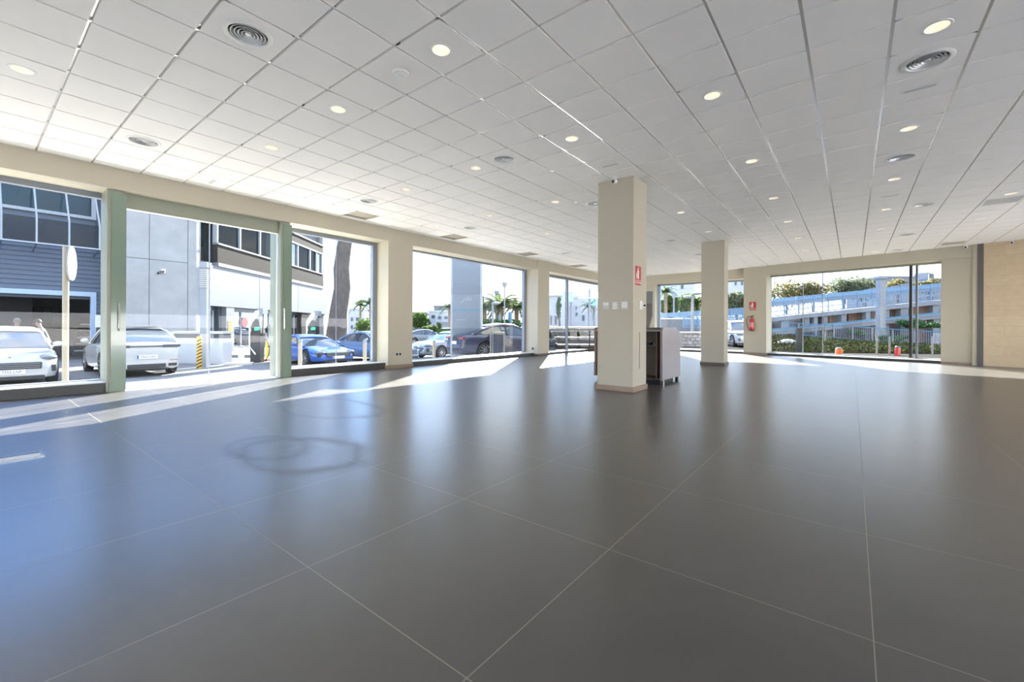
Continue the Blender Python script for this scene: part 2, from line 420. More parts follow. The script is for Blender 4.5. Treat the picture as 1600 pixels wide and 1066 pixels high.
b = MB(); b.box(XR, XR + 0.2, YN, 18.6, LOW_OPEN, 4.0)
for y in (-5.9, -1, 4, 9, 14, 18.5): b.box(XR, XR + 0.2, y - 0.1, y + 0.1, 0, LOW_OPEN)
structure(b.build('wall_east', 'wall_paint'), 'cream side wall with low openings added to light the ceiling', 'wall')
b = MB(); b.box(XG, XR + 0.2, YN - 0.2, YN, 0.8, 4.0); b.box(XG, -9.2, YN - 0.2, YN, 0, 0.8); b.box(XR - 0.6, XR + 0.2, YN - 0.2, YN, 0, 0.8)  # low gaps between posts are added to let ground light reach the ceiling
for x in (-5.5, -1.5, 2.5, 6.0): b.box(x - 0.08, x + 0.08, YN - 0.2, YN, 0, 0.8)
structure(b.build('wall_rear', 'wall_paint'), 'cream rear wall of the showroom with low openings added for light', 'wall')

# skirtings
def skirting(name, label, boxes):
    b = MB()
    for q in boxes: b.box(*q)
    structure(b.build(name, 'skirting_dark' if 'dark' in label else 'skirting', bevel=0.004), label, 'skirting')
skirting('baseboard_left', 'brown skirting round the pier with the double socket', [(XL, XL + 0.018, 6.87, 7.71, 0, 0.09), (XL + 0.018, XG + 0.4, 6.872, 6.89, 0, 0.09)])
skirting('baseboard_left', 'dark brown skirting round the pier with the small black socket', [(XL + 0.06, XL + 0.08, 13.63, 14.46, 0, 0.09), (XL + 0.08, XG + 0.4, 13.632, 13.65, 0, 0.09)])
b = MB(); b.fbox(back, -0.02, 0.92, -0.02, 0.0, 0, 0.09)
structure(b.build('baseboard_back', 'skirting'), 'beige skirting under the fire extinguisher', 'skirting')
b = MB(); b.fbox(back, 6.06, 6.76, 0.012, 0.03, 0, 0.07)
structure(b.build('baseboard_back', 'skirting'), 'brown skirting right of the large rear window', 'skirting')

# free standing columns
def column(x0, x1, y0, y1, label, slabel):
    b = MB(); b.box(x0, x1, y0, y1, 0, CE)
    structure(b.build('column', 'wall_paint', bevel=0.006), label, 'column')
    b = MB(); e = 0.022
    b.prism([(x0 - e, y0 - e), (x1 + e, y0 - e), (x1 + e, y1 + e), (x0 - e, y1 + e)], 0, 0.088)
    structure(b.build('baseboard_column', 'skirting_dark' if 'dark' in slabel else 'skirting', bevel=0.004), slabel, 'skirting')
column(-3.60, -2.935, 7.055, 7.66, 'near free standing cream column with three wall switches', 'pinkish brown skirting around the near column')
column(-3.60, -2.96, 13.80, 14.30, 'far free standing cream column in front of the rear window', 'dark brown skirting around the far column')

# ------------------------------------------------------------------ ceiling
GX, GY, T = -5.139, 0.667, 0.6
def tc(i, j): return (GX + T * (i + 0.5), GY + T * (j + 0.5))
DOWN = [(-7, -1), (-3, -1)] + [(-6, j) for j in (3, 7, 11, 15, 19, 23)] + [(-3, j) for j in (3, 7, 11, 15, 19, 31)] + \
       [(0, j) for j in (3, 7, 11, 23, 27)] + [(3, j) for j in (3, 7, 15, 19, 27, 31)] + [(6, j) for j in (7, 11, 15, 19, 23, 27)] + \
       [(9, j) for j in (7, 11, 15, 19, 23, 27, 30)] + [(12, j) for j in (19, 23, 27)]
DIFF = [(1, 1), (-5, 1), (1, 7), (-5, 7), (-5, 12), (1, 12), (-5, 20), (1, 20), (1, 25), (9, 8), (9, 13), (10, 19), (10, 25), (10, 30)]
OPEN = [(-7, 8), (-7, 13), (-7, 19), (-7, 25)]
holes = {}
for q in DOWN: holes[q] = 0.088
for q in DIFF: holes[q] = 0.165
OPENSET = set(OPEN); GRILLE = (12, 20); PANEL = (12, 29)

def in_room(x, y):
    if y > 20.95 and x < -3.6: return False
    t = (x - BP[0]) * BN[0] + (y - BP[1]) * BN[1]
    if x > -3.7 and t > -0.001: return False
    return XL + 0.001 < x < XR and YN < y < 20.95

b = MB(); G = 0.013                # tiles: tegular panels, G is half the reveal
def clip_poly(poly, a, bb, c):     # keep a*x + b*y <= c
    out = []
    for k in range(len(poly)):
        p, q = poly[k], poly[(k + 1) % len(poly)]
        dp, dq = a * p[0] + bb * p[1] - c, a * q[0] + bb * q[1] - c
        if dp <= 0: out.append(p)
        if dp * dq < 0:
            s = dp / (dp - dq); out.append((p[0] + s * (q[0] - p[0]), p[1] + s * (q[1] - p[1])))
    return out
for i in range(-8, 25):
    for j in range(-12, 36):
        if (i, j) in OPENSET or (i, j) == GRILLE: continue
        x0, y0 = GX + T * i + G, GY + T * j + G; x1, y1 = x0 + T - 2 * G, y0 + T - 2 * G
        r = holes.get((i, j))
        if r:
            cx, cy = (x0 + x1) / 2, (y0 + y1) / 2; n = 32; hs = (x1 - x0) / 2; vs = []
            for k in range(n):
                a = 2 * PI * (k + 0.5) / n + 0; ca, sa = math.cos(a), math.sin(a); s = hs / max(abs(ca), abs(sa))
                vs.append((cx + r * ca, cy + r * sa, CE)); vs.append((cx + s * ca, cy + s * sa, CE)); vs.append((cx + s * ca, cy + s * sa, CE + 0.03)); vs.append((cx + r * ca, cy + r * sa, CE + 0.03))
            for cxs, cys in ((1, 1), (-1, 1), (-1, -1), (1, -1)):
                vs.append((cx + cxs * hs, cy + cys * hs, CE)); vs.append((cx + cxs * hs, cy + cys * hs, CE + 0.03))
            fs = []
            for k in range(n):
                k2 = (k + 1) % n
                fs.append((4 * k, 4 * k + 1, 4 * k2 + 1, 4 * k2)); fs.append((4 * k, 4 * k2, 4 * k2 + 3, 4 * k + 3)); fs.append((4 * k + 1, 4 * k + 2, 4 * k2 + 2, 4 * k2 + 1))
            for q in range(4):
                k = (n // 8) + q * n // 4 - 1; k2 = (k + 1) % n; c0 = 4 * n + 2 * q
                fs.append((4 * k + 1, c0, 4 * k2 + 1))
            b.cur = 0; b.add(vs, fs)
            continue
        poly = [(x0, y0), (x1, y0), (x1, y1), (x0, y1)]
        poly = clip_poly(poly, -1, 0, -(XL - 0.02)); poly = clip_poly(poly, 1, 0, XR)
        if poly: poly = clip_poly(poly, 0, -1, -YN)
        if poly and x0 < -3.6: poly = clip_poly(poly, 0, 1, 20.99)
        if poly and x1 > -3.7: poly = clip_poly(poly, BN[0], BN[1], BP[0] * BN[0] + BP[1] * BN[1] + 0.02)
        if len(poly) < 3: continue
        b.cur = 0; b.prism(poly, CE, CE + 0.03)
# bars: the runners along the room are wide and glossy, the cross bars narrower
b.cur = 1
for i in range(-7, 24):
    x = GX + T * i
    b.box(x - 0.012, x + 0.012, YN, 20.9 if x < -3.6 else BP[1] - (x - BP[0]) * 0.244, CE + 0.010, CE + 0.05)
for j in range(-11, 35):
    y = GY + T * j
    x1 = XR if y < 17.6 else min(XR, BP[0] + (BP[1] - y) / 0.24406)
    if y > 20.7: x1 = -3.7
    b.box(XL, x1, y - 0.012, y + 0.012, CE + 0.030, CE + 0.05)
b.cur = 2
b.box(XL - 0.3, XR + 0.1, YN - 0.1, 21.4, CE + 0.32, CE + 0.36)
structure(b.build('ceiling', ['ceiling_tile', 'ceiling_bar', 'plenum']), 'white suspended ceiling of square tiles on a pale metal grid', 'ceiling')

ORD = ['first', 'second', 'third', 'fourth', 'fifth', 'sixth', 'seventh', 'eighth']
ROWN = {-7: 'in the left corner beside the first shop window', -6: 'in the row nearest the left shop windows', -3: 'in the second row from the left shop windows',
        0: 'in the third row from the left shop windows', 3: 'in the row that lines up with the columns', 6: 'in the row right of the columns',
        9: 'in the row with the round vents at right', 12: 'in the rightmost row near the stone wall'}
def make_downlight():
    t = thing('recessed_downlight', 'x', 'ceiling light', (0, 0, CE), 0, 'recessed downlights in the tiled ceiling')
    b = MB(); b.lathe([(0.080, 0.004), (0.080, -0.002), (0.084, -0.007), (0.098, -0.006), (0.104, 0.0), (0.104, 0.0005)], close=True, n=32)
    b.build('trim_ring', 'white_metal', t, local=True, smooth=True)
    b = MB(); b.lathe([(0.0805, 0.0), (0.076, 0.02), (0.068, 0.045), (0.052, 0.085), (0.052, 0.088), (0.08, 0.05), (0.084, 0.02), (0.0845, 0.001)], close=True, n=32)
    b.build('reflector', 'reflector', t, local=True, smooth=True)
    b = MB(); b.lathe([(0, 0.12), (0.054, 0.12), (0.054, 0.085), (0.0, 0.086)], n=24)
    b.build('lamp_housing', 'lamp_off', t, local=True, smooth=True)
    b = MB(); b.lathe([(0, 0.086), (0.022, 0.086), (0.024, 0.074), (0.016, 0.066), (0, 0.064)], n=20)
    b.build('lamp', 'lamp_glow', t, local=True, smooth=True)
    return t
proto = None; cnt = {}
for (i, j) in DOWN:

    o = make_downlight() if proto is None else copy_tree(proto)
    proto = proto or o
    x, y = tc(i, j); o.location = (x, y, CE)
    k = cnt.get(i, 0); cnt[i] = k + 1
    o['label'] = 'white recessed downlight ' + (ORD[k] + ' from the camera ' if i != -7 else '') + ROWN[i]

VROW = {1: 'in the row left of the columns', -5: 'in the row near the left shop windows', 9: 'in the pair at upper right', 10: 'in the row at far right'}
def make_diffuser():
    t = thing('air_diffuser', 'x', 'ceiling vent', (0, 0, CE), 0, 'round air diffusers in the tiled ceiling')
    b = MB(); b.lathe([(0.150, 0.02), (0.152, 0.0), (0.160, -0.012), (0.185, -0.012), (0.196, -0.003), (0.196, 0.0005)], close=True, n=40)
    b.build('outer_ring', 'white_metal', t, local=True, smooth=True)
    for r in (0.132, 0.104, 0.076, 0.048):
        b = MB(); b.lathe([(r, -0.006), (r + 0.006, -0.004), (r - 0.014, 0.03), (r - 0.018, 0.028)], close=True, n=32)
        b.build('cone_ring', 'vent_metal', t, local=True, smooth=True)
    b = MB(); b.lathe([(0, -0.004), (0.022, -0.003), (0.026, 0.004), (0.01, 0.03), (0, 0.03)], n=24)
    b.build('centre_cap', 'vent_metal', t, local=True, smooth=True)
    b = MB(); b.lathe([(0, 0.075), (0.155, 0.075), (0.155, 0.07), (0, 0.07)], n=24)
    b.build('duct_back', 'vent_dark', t, local=True)
    return t
proto = None; cnt = {}
for (i, j) in DIFF:
    o = make_diffuser() if proto is None else copy_tree(proto)
    proto = proto or o
    x, y = tc(i, j); o.location = (x, y, CE)
    k = cnt.get(i, 0); cnt[i] = k + 1
    o['label'] = 'round ceiling diffuser, ' + ORD[k] + ' from camera ' + VROW[i]

def make_slot():
    t = thing('emergency_light', 'x', 'emergency light', (0, 0, CE), 0, 'slim emergency lights in the ceiling')
    b = MB(); b.box(-0.15, 0.15, -0.04, 0.04, -0.008, 0.0); b.build('bezel', 'white_plastic', t, local=True, bevel=0.006)
    b = MB(); b.box(-0.125, 0.125, -0.026, 0.026, -0.0115, -0.006); b.build('lens', 'grey_plastic', t, local=True, bevel=0.003)
    return t
proto = None
for (i, j), lab in zip([(3, 9), (9, 9), (-7, 3), (-3, 17), (3, 17), (9, 17)],
        ['just in front of the near column', 'behind the large round vent at upper right', 'beside the beam over the glass door',
         'in line with the second row of downlights', 'between the near and far columns', 'behind the second round vent at right']):
    o = make_slot() if proto is None else copy_tree(proto)
    proto = proto or o
    x, y = tc(i, j); o.location = (x, y, CE); o['label'] = 'slim white emergency light strip ' + lab

for (i, j), lab in zip(OPEN, ['nearest the glass door', 'above the socket pier', 'above the third shop window', 'past the proud pier']):
    x, y = tc(i, j)
    t = thing('ceiling_opening', 'brown recessed square ceiling opening ' + lab, 'ceiling hatch', (x, y, CE), 0, 'square openings along the left beam')
    b = MB(); h = T / 2 - 0.013
    b.box(x - h, x + h, y - h, y + h, CE + 0.04, CE + 0.05); b.build('recess_back', 'opening_brown', t)
    for q in ((x - h - 0.01, x - h, y - h, y + h), (x + h, x + h + 0.01, y - h, y + h), (x - h, x + h, y - h - 0.01, y - h), (x - h, x + h, y + h, y + h + 0.01)):
        b = MB(); b.box(q[0], q[1], q[2], q[3], CE + 0.004, CE + 0.05); b.build('side_panel', 'opening_brown', t)

x, y = tc(2, 3)
t = thing('smoke_detector', 'white domed smoke detector on a ceiling tile near the front', 'smoke detector', (x, y, CE))
b = MB(); b.lathe([(0, 0), (0.085, 0), (0.085, -0.012), (0.078, -0.022), (0, -0.022)], (x, y, CE), 32); b.build('mounting_base', 'white_plastic', t, smooth=True)
b = MB(); b.lathe([(0.062, -0.022), (0.066, -0.034), (0.058, -0.046), (0.03, -0.055), (0, -0.056)], (x, y, CE), 32); b.build('sensor_dome', 'white_plastic', t, smooth=True)

x, y = tc(*GRILLE); h = T / 2 - 0.013
t = thing('air_grille', 'square white air grille with fine slats near the stone wall', 'ceiling vent', (x, y, CE))
b = MB()
for q in ((x - h, x + h, y - h, y - h + 0.03), (x - h, x + h, y + h - 0.03, y + h), (x - h, x - h + 0.03, y - h + 0.03, y + h - 0.03), (x + h - 0.03, x + h, y - h + 0.03, y + h - 0.03)):
    b.box(q[0], q[1], q[2], q[3], CE - 0.006, CE + 0.02)
b.build('grille_frame', 'white_metal', t)
b = MB()
for k in range(18):
    yy = y - h + 0.045 + k * (2 * h - 0.09) / 17
    b.hexa([(x - h + 0.03, yy - 0.002, CE), (x + h - 0.03, yy - 0.002, CE), (x + h - 0.03, yy + 0.002, CE), (x - h + 0.03, yy + 0.002, CE)],
           [(x - h + 0.03, yy + 0.012, CE + 0.03), (x + h - 0.03, yy + 0.012, CE + 0.03), (x + h - 0.03, yy + 0.016, CE + 0.03), (x - h + 0.03, yy + 0.016, CE + 0.03)])
b.build('slats', 'white_metal', t)
b = MB(); b.box(x - h, x + h, y - h, y + h, CE + 0.05, CE + 0.06); b.build('duct_back', 'vent_dark', t)
x, y = tc(*PANEL)
t = thing('access_panel', 'flat white access panel in the ceiling near the dark metal strip', 'ceiling hatch', (x, y, CE))
b = MB(); b.box(x - 0.27, x + 0.27, y - 0.27, y + 0.27, CE - 0.012, CE); b.build('panel_frame', 'white_metal', t, bevel=0.004)
b = MB(); b.box(x - 0.24, x + 0.24, y - 0.24, y + 0.24, CE - 0.018, CE - 0.012); b.build('hatch', 'wall_paint', t, bevel=0.003)

def cctv(x, y, z, label, ang):
    t = thing('security_camera', label, 'security camera', (x, y, z))
    dx, dy = math.cos(ang), math.sin(ang)
    b = MB(); b.lathe([(0, 0), (0.05, 0), (0.05, -0.015), (0.02, -0.03), (0, -0.03)], (x, y, z), 20); b.build('ceiling_mount', 'white_plastic', t, smooth=True)
    b = MB(); b.ball((x, y, z - 0.06), 0.045); b.build('ball_body', 'white_plastic', t, smooth='all')
    b = MB(); b.cyl((x + dx * 0.03, y + dy * 0.03, z - 0.068), (x + dx * 0.047, y + dy * 0.047, z - 0.074), 0.026); b.build('lens', 'black', t, smooth=True)
    return t
cctv(-3.24, 6.97, CE, 'small dome camera on the ceiling at the near column', -1.9)
q = back(6.62, -0.1); cctv(q[0], q[1], CE, 'small white camera under the ceiling left of the dark strip', -1.9)
q = back(7.55, -0.1); cctv(q[0], q[1], CE, 'small white camera under the ceiling above the stone wall', -1.9)

# ------------------------------------------------------------------ left shop windows
def lbox(b, y0, y1, z0, z1, x0, x1): return b.box(x0, x1, y0, y1, z0, z1)
def shop_window(n, label, y0, y1, joints, curb, zt=3.36, mull=None, left_frame=False, right_frame=True, curb_h=0.155, ledge=0.012):
    t = thing('window_%d' % n, label, 'window', (XG, (y0 + y1) / 2, 0), 0, None, 'structure')
    hb = zt - 0.10
    b = MB(); b.box(XG - 0.06, XG + 0.06, y0, y1, hb, zt); b.build('head_frame', 'grey_frame', t)
    b = MB(); b.box(XG - 0.05, XG + 0.05, y0, y1, curb_h + ledge - 0.01, curb_h + ledge + 0.02); b.build('bottom_frame', 'frame_pale', t)
    if right_frame:
        b = MB(); b.box(XG - 0.06, XG + 0.06, y1 - 0.13, y1, curb_h, hb); b.build('side_frame', 'grey_frame', t)
    if left_frame:
        b = MB(); b.box(XG - 0.06, XG + 0.06, y0, y0 + 0.05, curb_h, hb); b.build('side_frame', 'grey_frame', t)
    ye = [y0 + (0.05 if left_frame else 0)] + list(joints) + [y1 - (0.13 if right_frame else 0)]
    for a, c in zip(ye[:-1], ye[1:]):
        b = MB(); b.add([(XG, a + 0.004, curb_h + 0.02), (XG, c - 0.004, curb_h + 0.02), (XG, c - 0.004, hb), (XG, a + 0.004, hb)], [(0, 1, 2, 3)])
        b.build('glass_pane', 'pane_clear', t)
    for a in joints:
        b = MB(); b.box(XG - 0.006, XG + 0.006, a - 0.006, a + 0.006, curb_h + 0.02, hb); b.build('glass_joint', 'frame_pale', t)
    if mull:
        for a in mull:
            b = MB(); b.box(XG - 0.05, XG + 0.05, a - 0.06, a + 0.06, curb_h, hb); b.build('mullion', 'grey_frame', t)
    # dark curb with a pale ledge
    b = MB(); b.box(XL - 0.11, XG - 0.06, curb[0], curb[1], 0, curb_h); b.build('curb', 'curb_stone', t, bevel=0.004)
    b = MB(); b.box(XL - 0.13, XG - 0.10, curb[0], curb[1], curb_h, curb_h + ledge); b.build('ledge', 'ledge_stone', t)
    return t
shop_window(1, 'first shop window at far left facing the garage across the street', -2.2, 1.56, [-0.6], (-2.2, 1.47), right_frame=False)
shop_window(2, 'second shop window between the glass door and the socket pier', 4.62, 6.89, [5.75], (4.43, 6.89))
shop_window(3, 'third shop window looking at the pale blue sign pylon', 7.69, 13.65, [11.72], (7.69, 13.65), zt=3.40, curb_h=0.12)
shop_window(4, 'fourth shop window with one mullion facing white houses', 14.44, 20.45, [], (14.44, 20.45), zt=3.34, mull=[16.8], curb_h=0.09)

# glass door between two green posts
def door_post(y0, y1, label):
    t = thing('trim_3', label, 'door post', (XL - 0.3, (y0 + y1) / 2, 0), 0, None, 'structure')
    b = MB(); b.box(XL - 0.06, XG - 0.02, y0, y1, 0, 3.36); b.build('post_core', 'post_green', t, bevel=0.01)
    b = MB(); b.box(XL - 0.05, XL - 0.044, y0 + 0.05, y1 + 0.03, 0.02, 3.3); b.build('glass_cover', 'post_glass', t)
    b = MB(); b.box(XL - 0.045, XL - 0.03, y0 + 0.03, y1 + 0.02, 0, 0.16); b.build('kick_plate', 'post_glass', t)
    return t
door_post(1.46, 1.67, 'pale green glass clad post left of the entrance door')
door_post(4.20, 4.40, 'pale green glass clad post right of the entrance door')
DX = -9.78
t = thing('door_1', 'double glass entrance door with slim bar handles and floor fittings', 'door', (DX, 2.93, 0), 0, None, 'structure')
b = MB(); b.box(DX - 0.07, DX + 0.07, 1.67, 4.20, 3.10, 3.36); b.build('door_header', 'post_green', t)
b = MB(); b.box(-9.63, -10.12, 1.67, 4.20, -0.12, -0.008); b.build('threshold', 'paving', t)
for (a, c, hy) in ((1.68, 2.945, 1.605), (2.957, 4.19, 4.262)):
    b = MB(); b.add([(DX, a, 0.012), (DX, c, 0.012), (DX, c, 3.09), (DX, a, 3.09)], [(0, 1, 2, 3)])
    leaf = b.build('door_leaf', 'pane_clear', t)
    e = c if hy < 2.9 else a
    b = MB(); b.box(DX - 0.006, DX + 0.006, e - 0.004, e + 0.004, 0.012, 3.09); b.build('glass_edge', 'frame_pale', leaf)
    b = MB(); b.box(DX - 0.018, DX + 0.018, e - (0.12 if hy < 2.9 else 0), e + (0 if hy < 2.9 else 0.12), 0.0, 0.07); b.build('patch_fitting', 'steel', leaf, bevel=0.004)
    b = MB(); b.tube([(-9.60, hy, 1.02), (-9.56, hy, 1.02), (-9.555, hy, 1.06), (-9.555, hy, 1.44), (-9.56, hy, 1.48), (-9.60, hy, 1.48)], 0.012)
    b.build('pull_handle', 'chrome', leaf, smooth=True)

# ------------------------------------------------------------------ rear windows
def rear_window(n, label, fr, t0, t1, o, zt, zb, frames, joints, curb_o):
    c = fr((t0 + t1) / 2, o)
    t = thing('window_%d' % n, label, 'window', (c[0], c[1], 0), 0, None, 'structure')
    b = MB(); b.fbox(fr, t0, t1, o - 0.04, o + 0.04, zt - 0.075, zt); b.build('head_frame', 'grey_frame' if n == 5 else 'post_green', t)
    b = MB(); b.fbox(fr, t0, t1, o - 0.05, o + 0.05, zb, zb + 0.035); b.build('bottom_frame', 'frame_pale', t)
    for (a, c2, m) in frames:
        b = MB(); b.fbox(fr, a, c2, o - 0.05, o + 0.05, zb, zt - 0.07); b.build('mullion', m, t)
    for a in joints:
        b = MB(); b.fbox(fr, a - 0.012, a + 0.012, o - 0.012, o + 0.012, zb, zt - 0.07); b.build('glass_joint', 'frame_pale', t)
    b = MB()
    p, q = fr(t0, o), fr(t1, o)
    b.add([(*p, zb + 0.03), (*q, zb + 0.03), (*q, zt - 0.07), (*p, zt - 0.07)], [(0, 1, 2, 3)]); b.build('glass_pane', 'pane_clear', t)
    b = MB(); b.fbox(fr, t0, t1, curb_o, o + 0.06, 0, zb - 0.02); b.build('curb', 'curb_stone', t)
    b = MB(); b.fbox(fr, t0, t1, curb_o - 0.01, o + 0.08, zb - 0.02, zb); b.build('ledge', 'ledge_stone', t)
    return t
def fr5(tt, o): return (-7.62 + tt, 20.97 + o)
rear_window(5, 'rear window left of the fire extinguisher, partly behind the far column', fr5, 0, 3.98, 0.42, 3.26, 0.10, [(0, 0.14, 'frame_blue')], [], 0.06)
t6 = rear_window(6, 'large rear window looking onto the ramps with blue railings', back, 0.90, 6.06, 0.45, 3.32, 0.10,
            [(5.24, 5.315, 'black'), (5.40, 5.455, 'dark_frame')], [2.08, 2.74], 0.10)
for s, z in ((2.02, 2.72), (2.82, 2.72)):
    b = MB(); b.fbox(back, s - 0.05, s + (0.12 if s > 2.5 else 0.05), 0.42, 0.48, z, z + 0.05); b.build('glass_clamp', 'opening_brown', t6)

# ------------------------------------------------------------------ fittings on walls and columns
def wall_switch(x, label, kind):
    z = 1.49
    t = thing('wall_switch', label, 'switch', (x, 7.055, z - 0.06), 0, 'switches on the near column')
    b = MB(); b.box(x - 0.062, x + 0.062, 7.043, 7.055, z - 0.066, z + 0.066); b.build('frame_plate', 'grey_plastic', t, bevel=0.004)
    if kind == 2:
        b = MB(); b.box(x - 0.05, x + 0.05, 7.035, 7.043, z - 0.045, z + 0.055); b.build('display', 'white_plastic', t, bevel=0.002)
        b = MB(); b.box(x - 0.04, x + 0.04, 7.0345, 7.043, z - 0.062, z - 0.05); b.build('button_row', 'grey_plastic', t)
    elif kind == 1:
        b = MB(); b.lathe([(0, -0.01), (0.036, -0.008), (0.04, 0.0)], (0, 0, 0), 24)
        b.v = [(x + p[0], 7.043 + p[2], z + p[1] + 0.012) for p in b.v]; b.build('dial', 'white_plastic', t, smooth=True)
        b = MB(); b.box(x - 0.045, x + 0.045, 7.038, 7.043, z - 0.058, z - 0.036); b.build('rocker', 'white_plastic', t)
    else:
        for k in (-1, 1):
            b = MB(); b.box(x - 0.05, x + 0.05, 7.036, 7.043, z + k * 0.027 - 0.024, z + k * 0.027 + 0.024); b.build('rocker', 'grey_plastic' if k < 0 else 'white_plastic', t, bevel=0.002)
wall_switch(-3.431, 'square double rocker switch, leftmost of three on the near column', 0)
wall_switch(-3.262, 'square dial switch, middle of three on the near column', 1)
wall_switch(-3.085, 'square thermostat with a pale display, nearest the column corner', 2)

X1 = -2.935
t = thing('key_switch', 'white key switch box on the right side of the near column', 'switch', (X1, 7.34, 1.42))
b = MB(); b.box(X1, X1 + 0.035, 7.27, 7.39, 1.42, 1.57); b.build('back_box', 'white_plastic', t, bevel=0.005)
b = MB(); b.box(X1 + 0.03, X1 + 0.05, 7.37, 7.45, 1.46, 1.53); b.build('side_module', 'white_plastic', t, bevel=0.004)
b = MB(); b.cyl((X1 + 0.045, 7.41, 1.495), (X1 + 0.075, 7.41, 1.495), 0.02); b.build('key_barrel', 'black', t, smooth=True)

def fire_sign(name, label, P, ux, un, w, h, cat='sign', z=1.8):
    """P lower left corner, ux along the plate, un out of the wall"""
    P, ux, un = Vector(P), Vector(ux), Vector(un); uz = Vector((0, 0, 1))
    t = thing(name, label, cat, P + ux * w / 2)
    def plate(pts, d0, d1, nm, m):
        b = MB(); b.slab([P + ux * a * w + uz * c * h + un * d0 for a, c in pts], un * (d1 - d0)); b.build(nm, m, t)
    plate([(0, 0), (1, 0), (1, 1), (0, 1)], 0.001, 0.004, 'plate', 'sign_red')
    plate([(0.40, 0.34), (0.60, 0.34), (0.60, 0.78), (0.50, 0.84), (0.40, 0.78)], 0.004, 0.006, 'extinguisher_symbol', 'sign_white')
    plate([(0.36, 0.80), (0.46, 0.86), (0.62, 0.90), (0.62, 0.93), (0.44, 0.90), (0.33, 0.84)], 0.004, 0.006, 'handle_symbol', 'sign_white')
    plate([(0.20, 0.34), (0.28, 0.34), (0.33, 0.52), (0.26, 0.74), (0.20, 0.60), (0.16, 0.46)], 0.004, 0.006, 'flame_symbol', 'sign_white')
    plate([(0.05, 0.245), (0.95, 0.245), (0.95, 0.265), (0.05, 0.265)], 0.004, 0.006, 'divider_line', 'sign_white')
    lx = ux
    rot = Matrix((lx, uz, un)).transposed().to_euler()
    text('lettering', 'EXTINTOR', h * 0.16, P + ux * w / 2 + uz * h * 0.13 + un * 0.0045 - wloc(t), rot, 'sign_white', t, 0.0008)
    return t
fire_sign('extinguisher_sign', 'red and white fire extinguisher sign on the near column', (X1, 7.14, 1.84), (0, 1, 0), (1, 0, 0), 0.25, 0.33)
q = back(0.23, 0)
fire_sign('extinguisher_sign', 'red fire extinguisher sign on the back wall above the extinguisher', (q[0], q[1], 1.88), (BD[0], BD[1], 0), (-BN[0], -BN[1], 0), 0.27, 0.34)

q = back(0.37, -0.10)
t = thing('fire_extinguisher', 'red fire extinguisher hanging on the cream back wall between the rear windows', 'fire extinguisher', (q[0], q[1], 1.0))
z0 = 1.0
b = MB(); b.lathe([(0, 0.03), (0.082, 0.03), (0.086, 0.05), (0.086, 0.42), (0.078, 0.47), (0.045, 0.52), (0.022, 0.54), (0.022, 0.565), (0, 0.565)], (q[0], q[1], z0), 28); b.build('cylinder_body', 'ext_red', t, smooth=True)
b = MB(); b.lathe([(0, 0), (0.07, 0), (0.088, 0.02), (0.088, 0.05), (0, 0.05)], (q[0], q[1], z0), 28); b.build('base_ring', 'black', t, smooth=True)
b = MB(); b.cyl((q[0], q[1], z0 + 0.56), (q[0], q[1], z0 + 0.61), 0.024); b.beam((q[0] - 0.01, q[1], z0 + 0.61), (q[0] + 0.10, q[1] - 0.05, z0 + 0.65), 0.02, 0.012); b.beam((q[0] - 0.01, q[1], z0 + 0.60), (q[0] + 0.10, q[1] - 0.05, z0 + 0.60), 0.02, 0.012)
b.build('valve_handle', 'black', t)
b = MB(); dx, dy = -BD[0], -BD[1]
b.tube([(q[0] + dx * a, q[1] + dy * a, z0 + c) for a, c in ((0.0, 0.585), (0.08, 0.60), (0.16, 0.575), (0.205, 0.50), (0.21, 0.40), (0.18, 0.28), (0.14, 0.16), (0.115, 0.06), (0.11, 0.02))], 0.011)
b.build('hose', 'black', t, smooth=True)
b = MB(); b.lathe([(0.0868, 0.17), (0.0874, 0.172), (0.0874, 0.36), (0.0868, 0.362)], (q[0], q[1], z0), 28)
b.build('instruction_label', 'sign_white', t, smooth=True)
for zz in (0.21, 0.27, 0.33):
    b = MB(); b.lathe([(0.0874, zz - 0.022), (0.088, zz - 0.02), (0.088, zz + 0.02), (0.0874, zz + 0.022)], (q[0], q[1], z0), 28); b.build('label_band', 'ext_red', t, smooth=True)
p = back(0.37, 0)
b = MB(); b.fbox(back, 0.34, 0.40, -0.03, 0.0, 1.36, 1.5); b.build('wall_bracket', 'black', t)

def socket(x, ys, z, label, group):
    t = thing('wall_socket', label, 'socket', (x, sum(ys) / len(ys), z - 0.05))
    b = MB(); b.box(x, x + 0.008, min(ys) - 0.045, max(ys) + 0.045, z - 0.045, z + 0.045); b.build('frame_plate', 'grey_plastic', t, bevel=0.003)
    for y in ys:
        b = MB(); b.box(x + 0.008, x + 0.012, y - 0.032, y + 0.032, z - 0.032, z + 0.032); b.build('socket_insert', 'black', t, bevel=0.002)
socket(XL, (7.17, 7.27), 0.37, 'dark double wall socket low on the left pier', None)
t = thing('wall_socket', 'small black socket low on the side of the proud pier', 'socket', (-9.72, 13.65, 0.24))
b = MB(); b.box(-9.77, -9.67, 13.640, 13.65, 0.24, 0.33); b.build('frame_plate', 'black', t, bevel=0.003)
b = MB(); b.cyl((-9.72, 13.642, 0.285), (-9.72, 13.636, 0.285), 0.03); b.build('socket_insert', 'dark_frame', t)

b = MB(); b.tube([(X1 + 0.004, 7.33, 1.02), (X1 + 0.006, 7.335, 0.8), (X1 + 0.004, 7.33, 0.6), (X1 + 0.005, 7.335, 0.385)], 0.004)
tag(b.build('cable', 'desk_dark', smooth=True), 'thin dark cable hanging down the right side of the near column', 'cable')

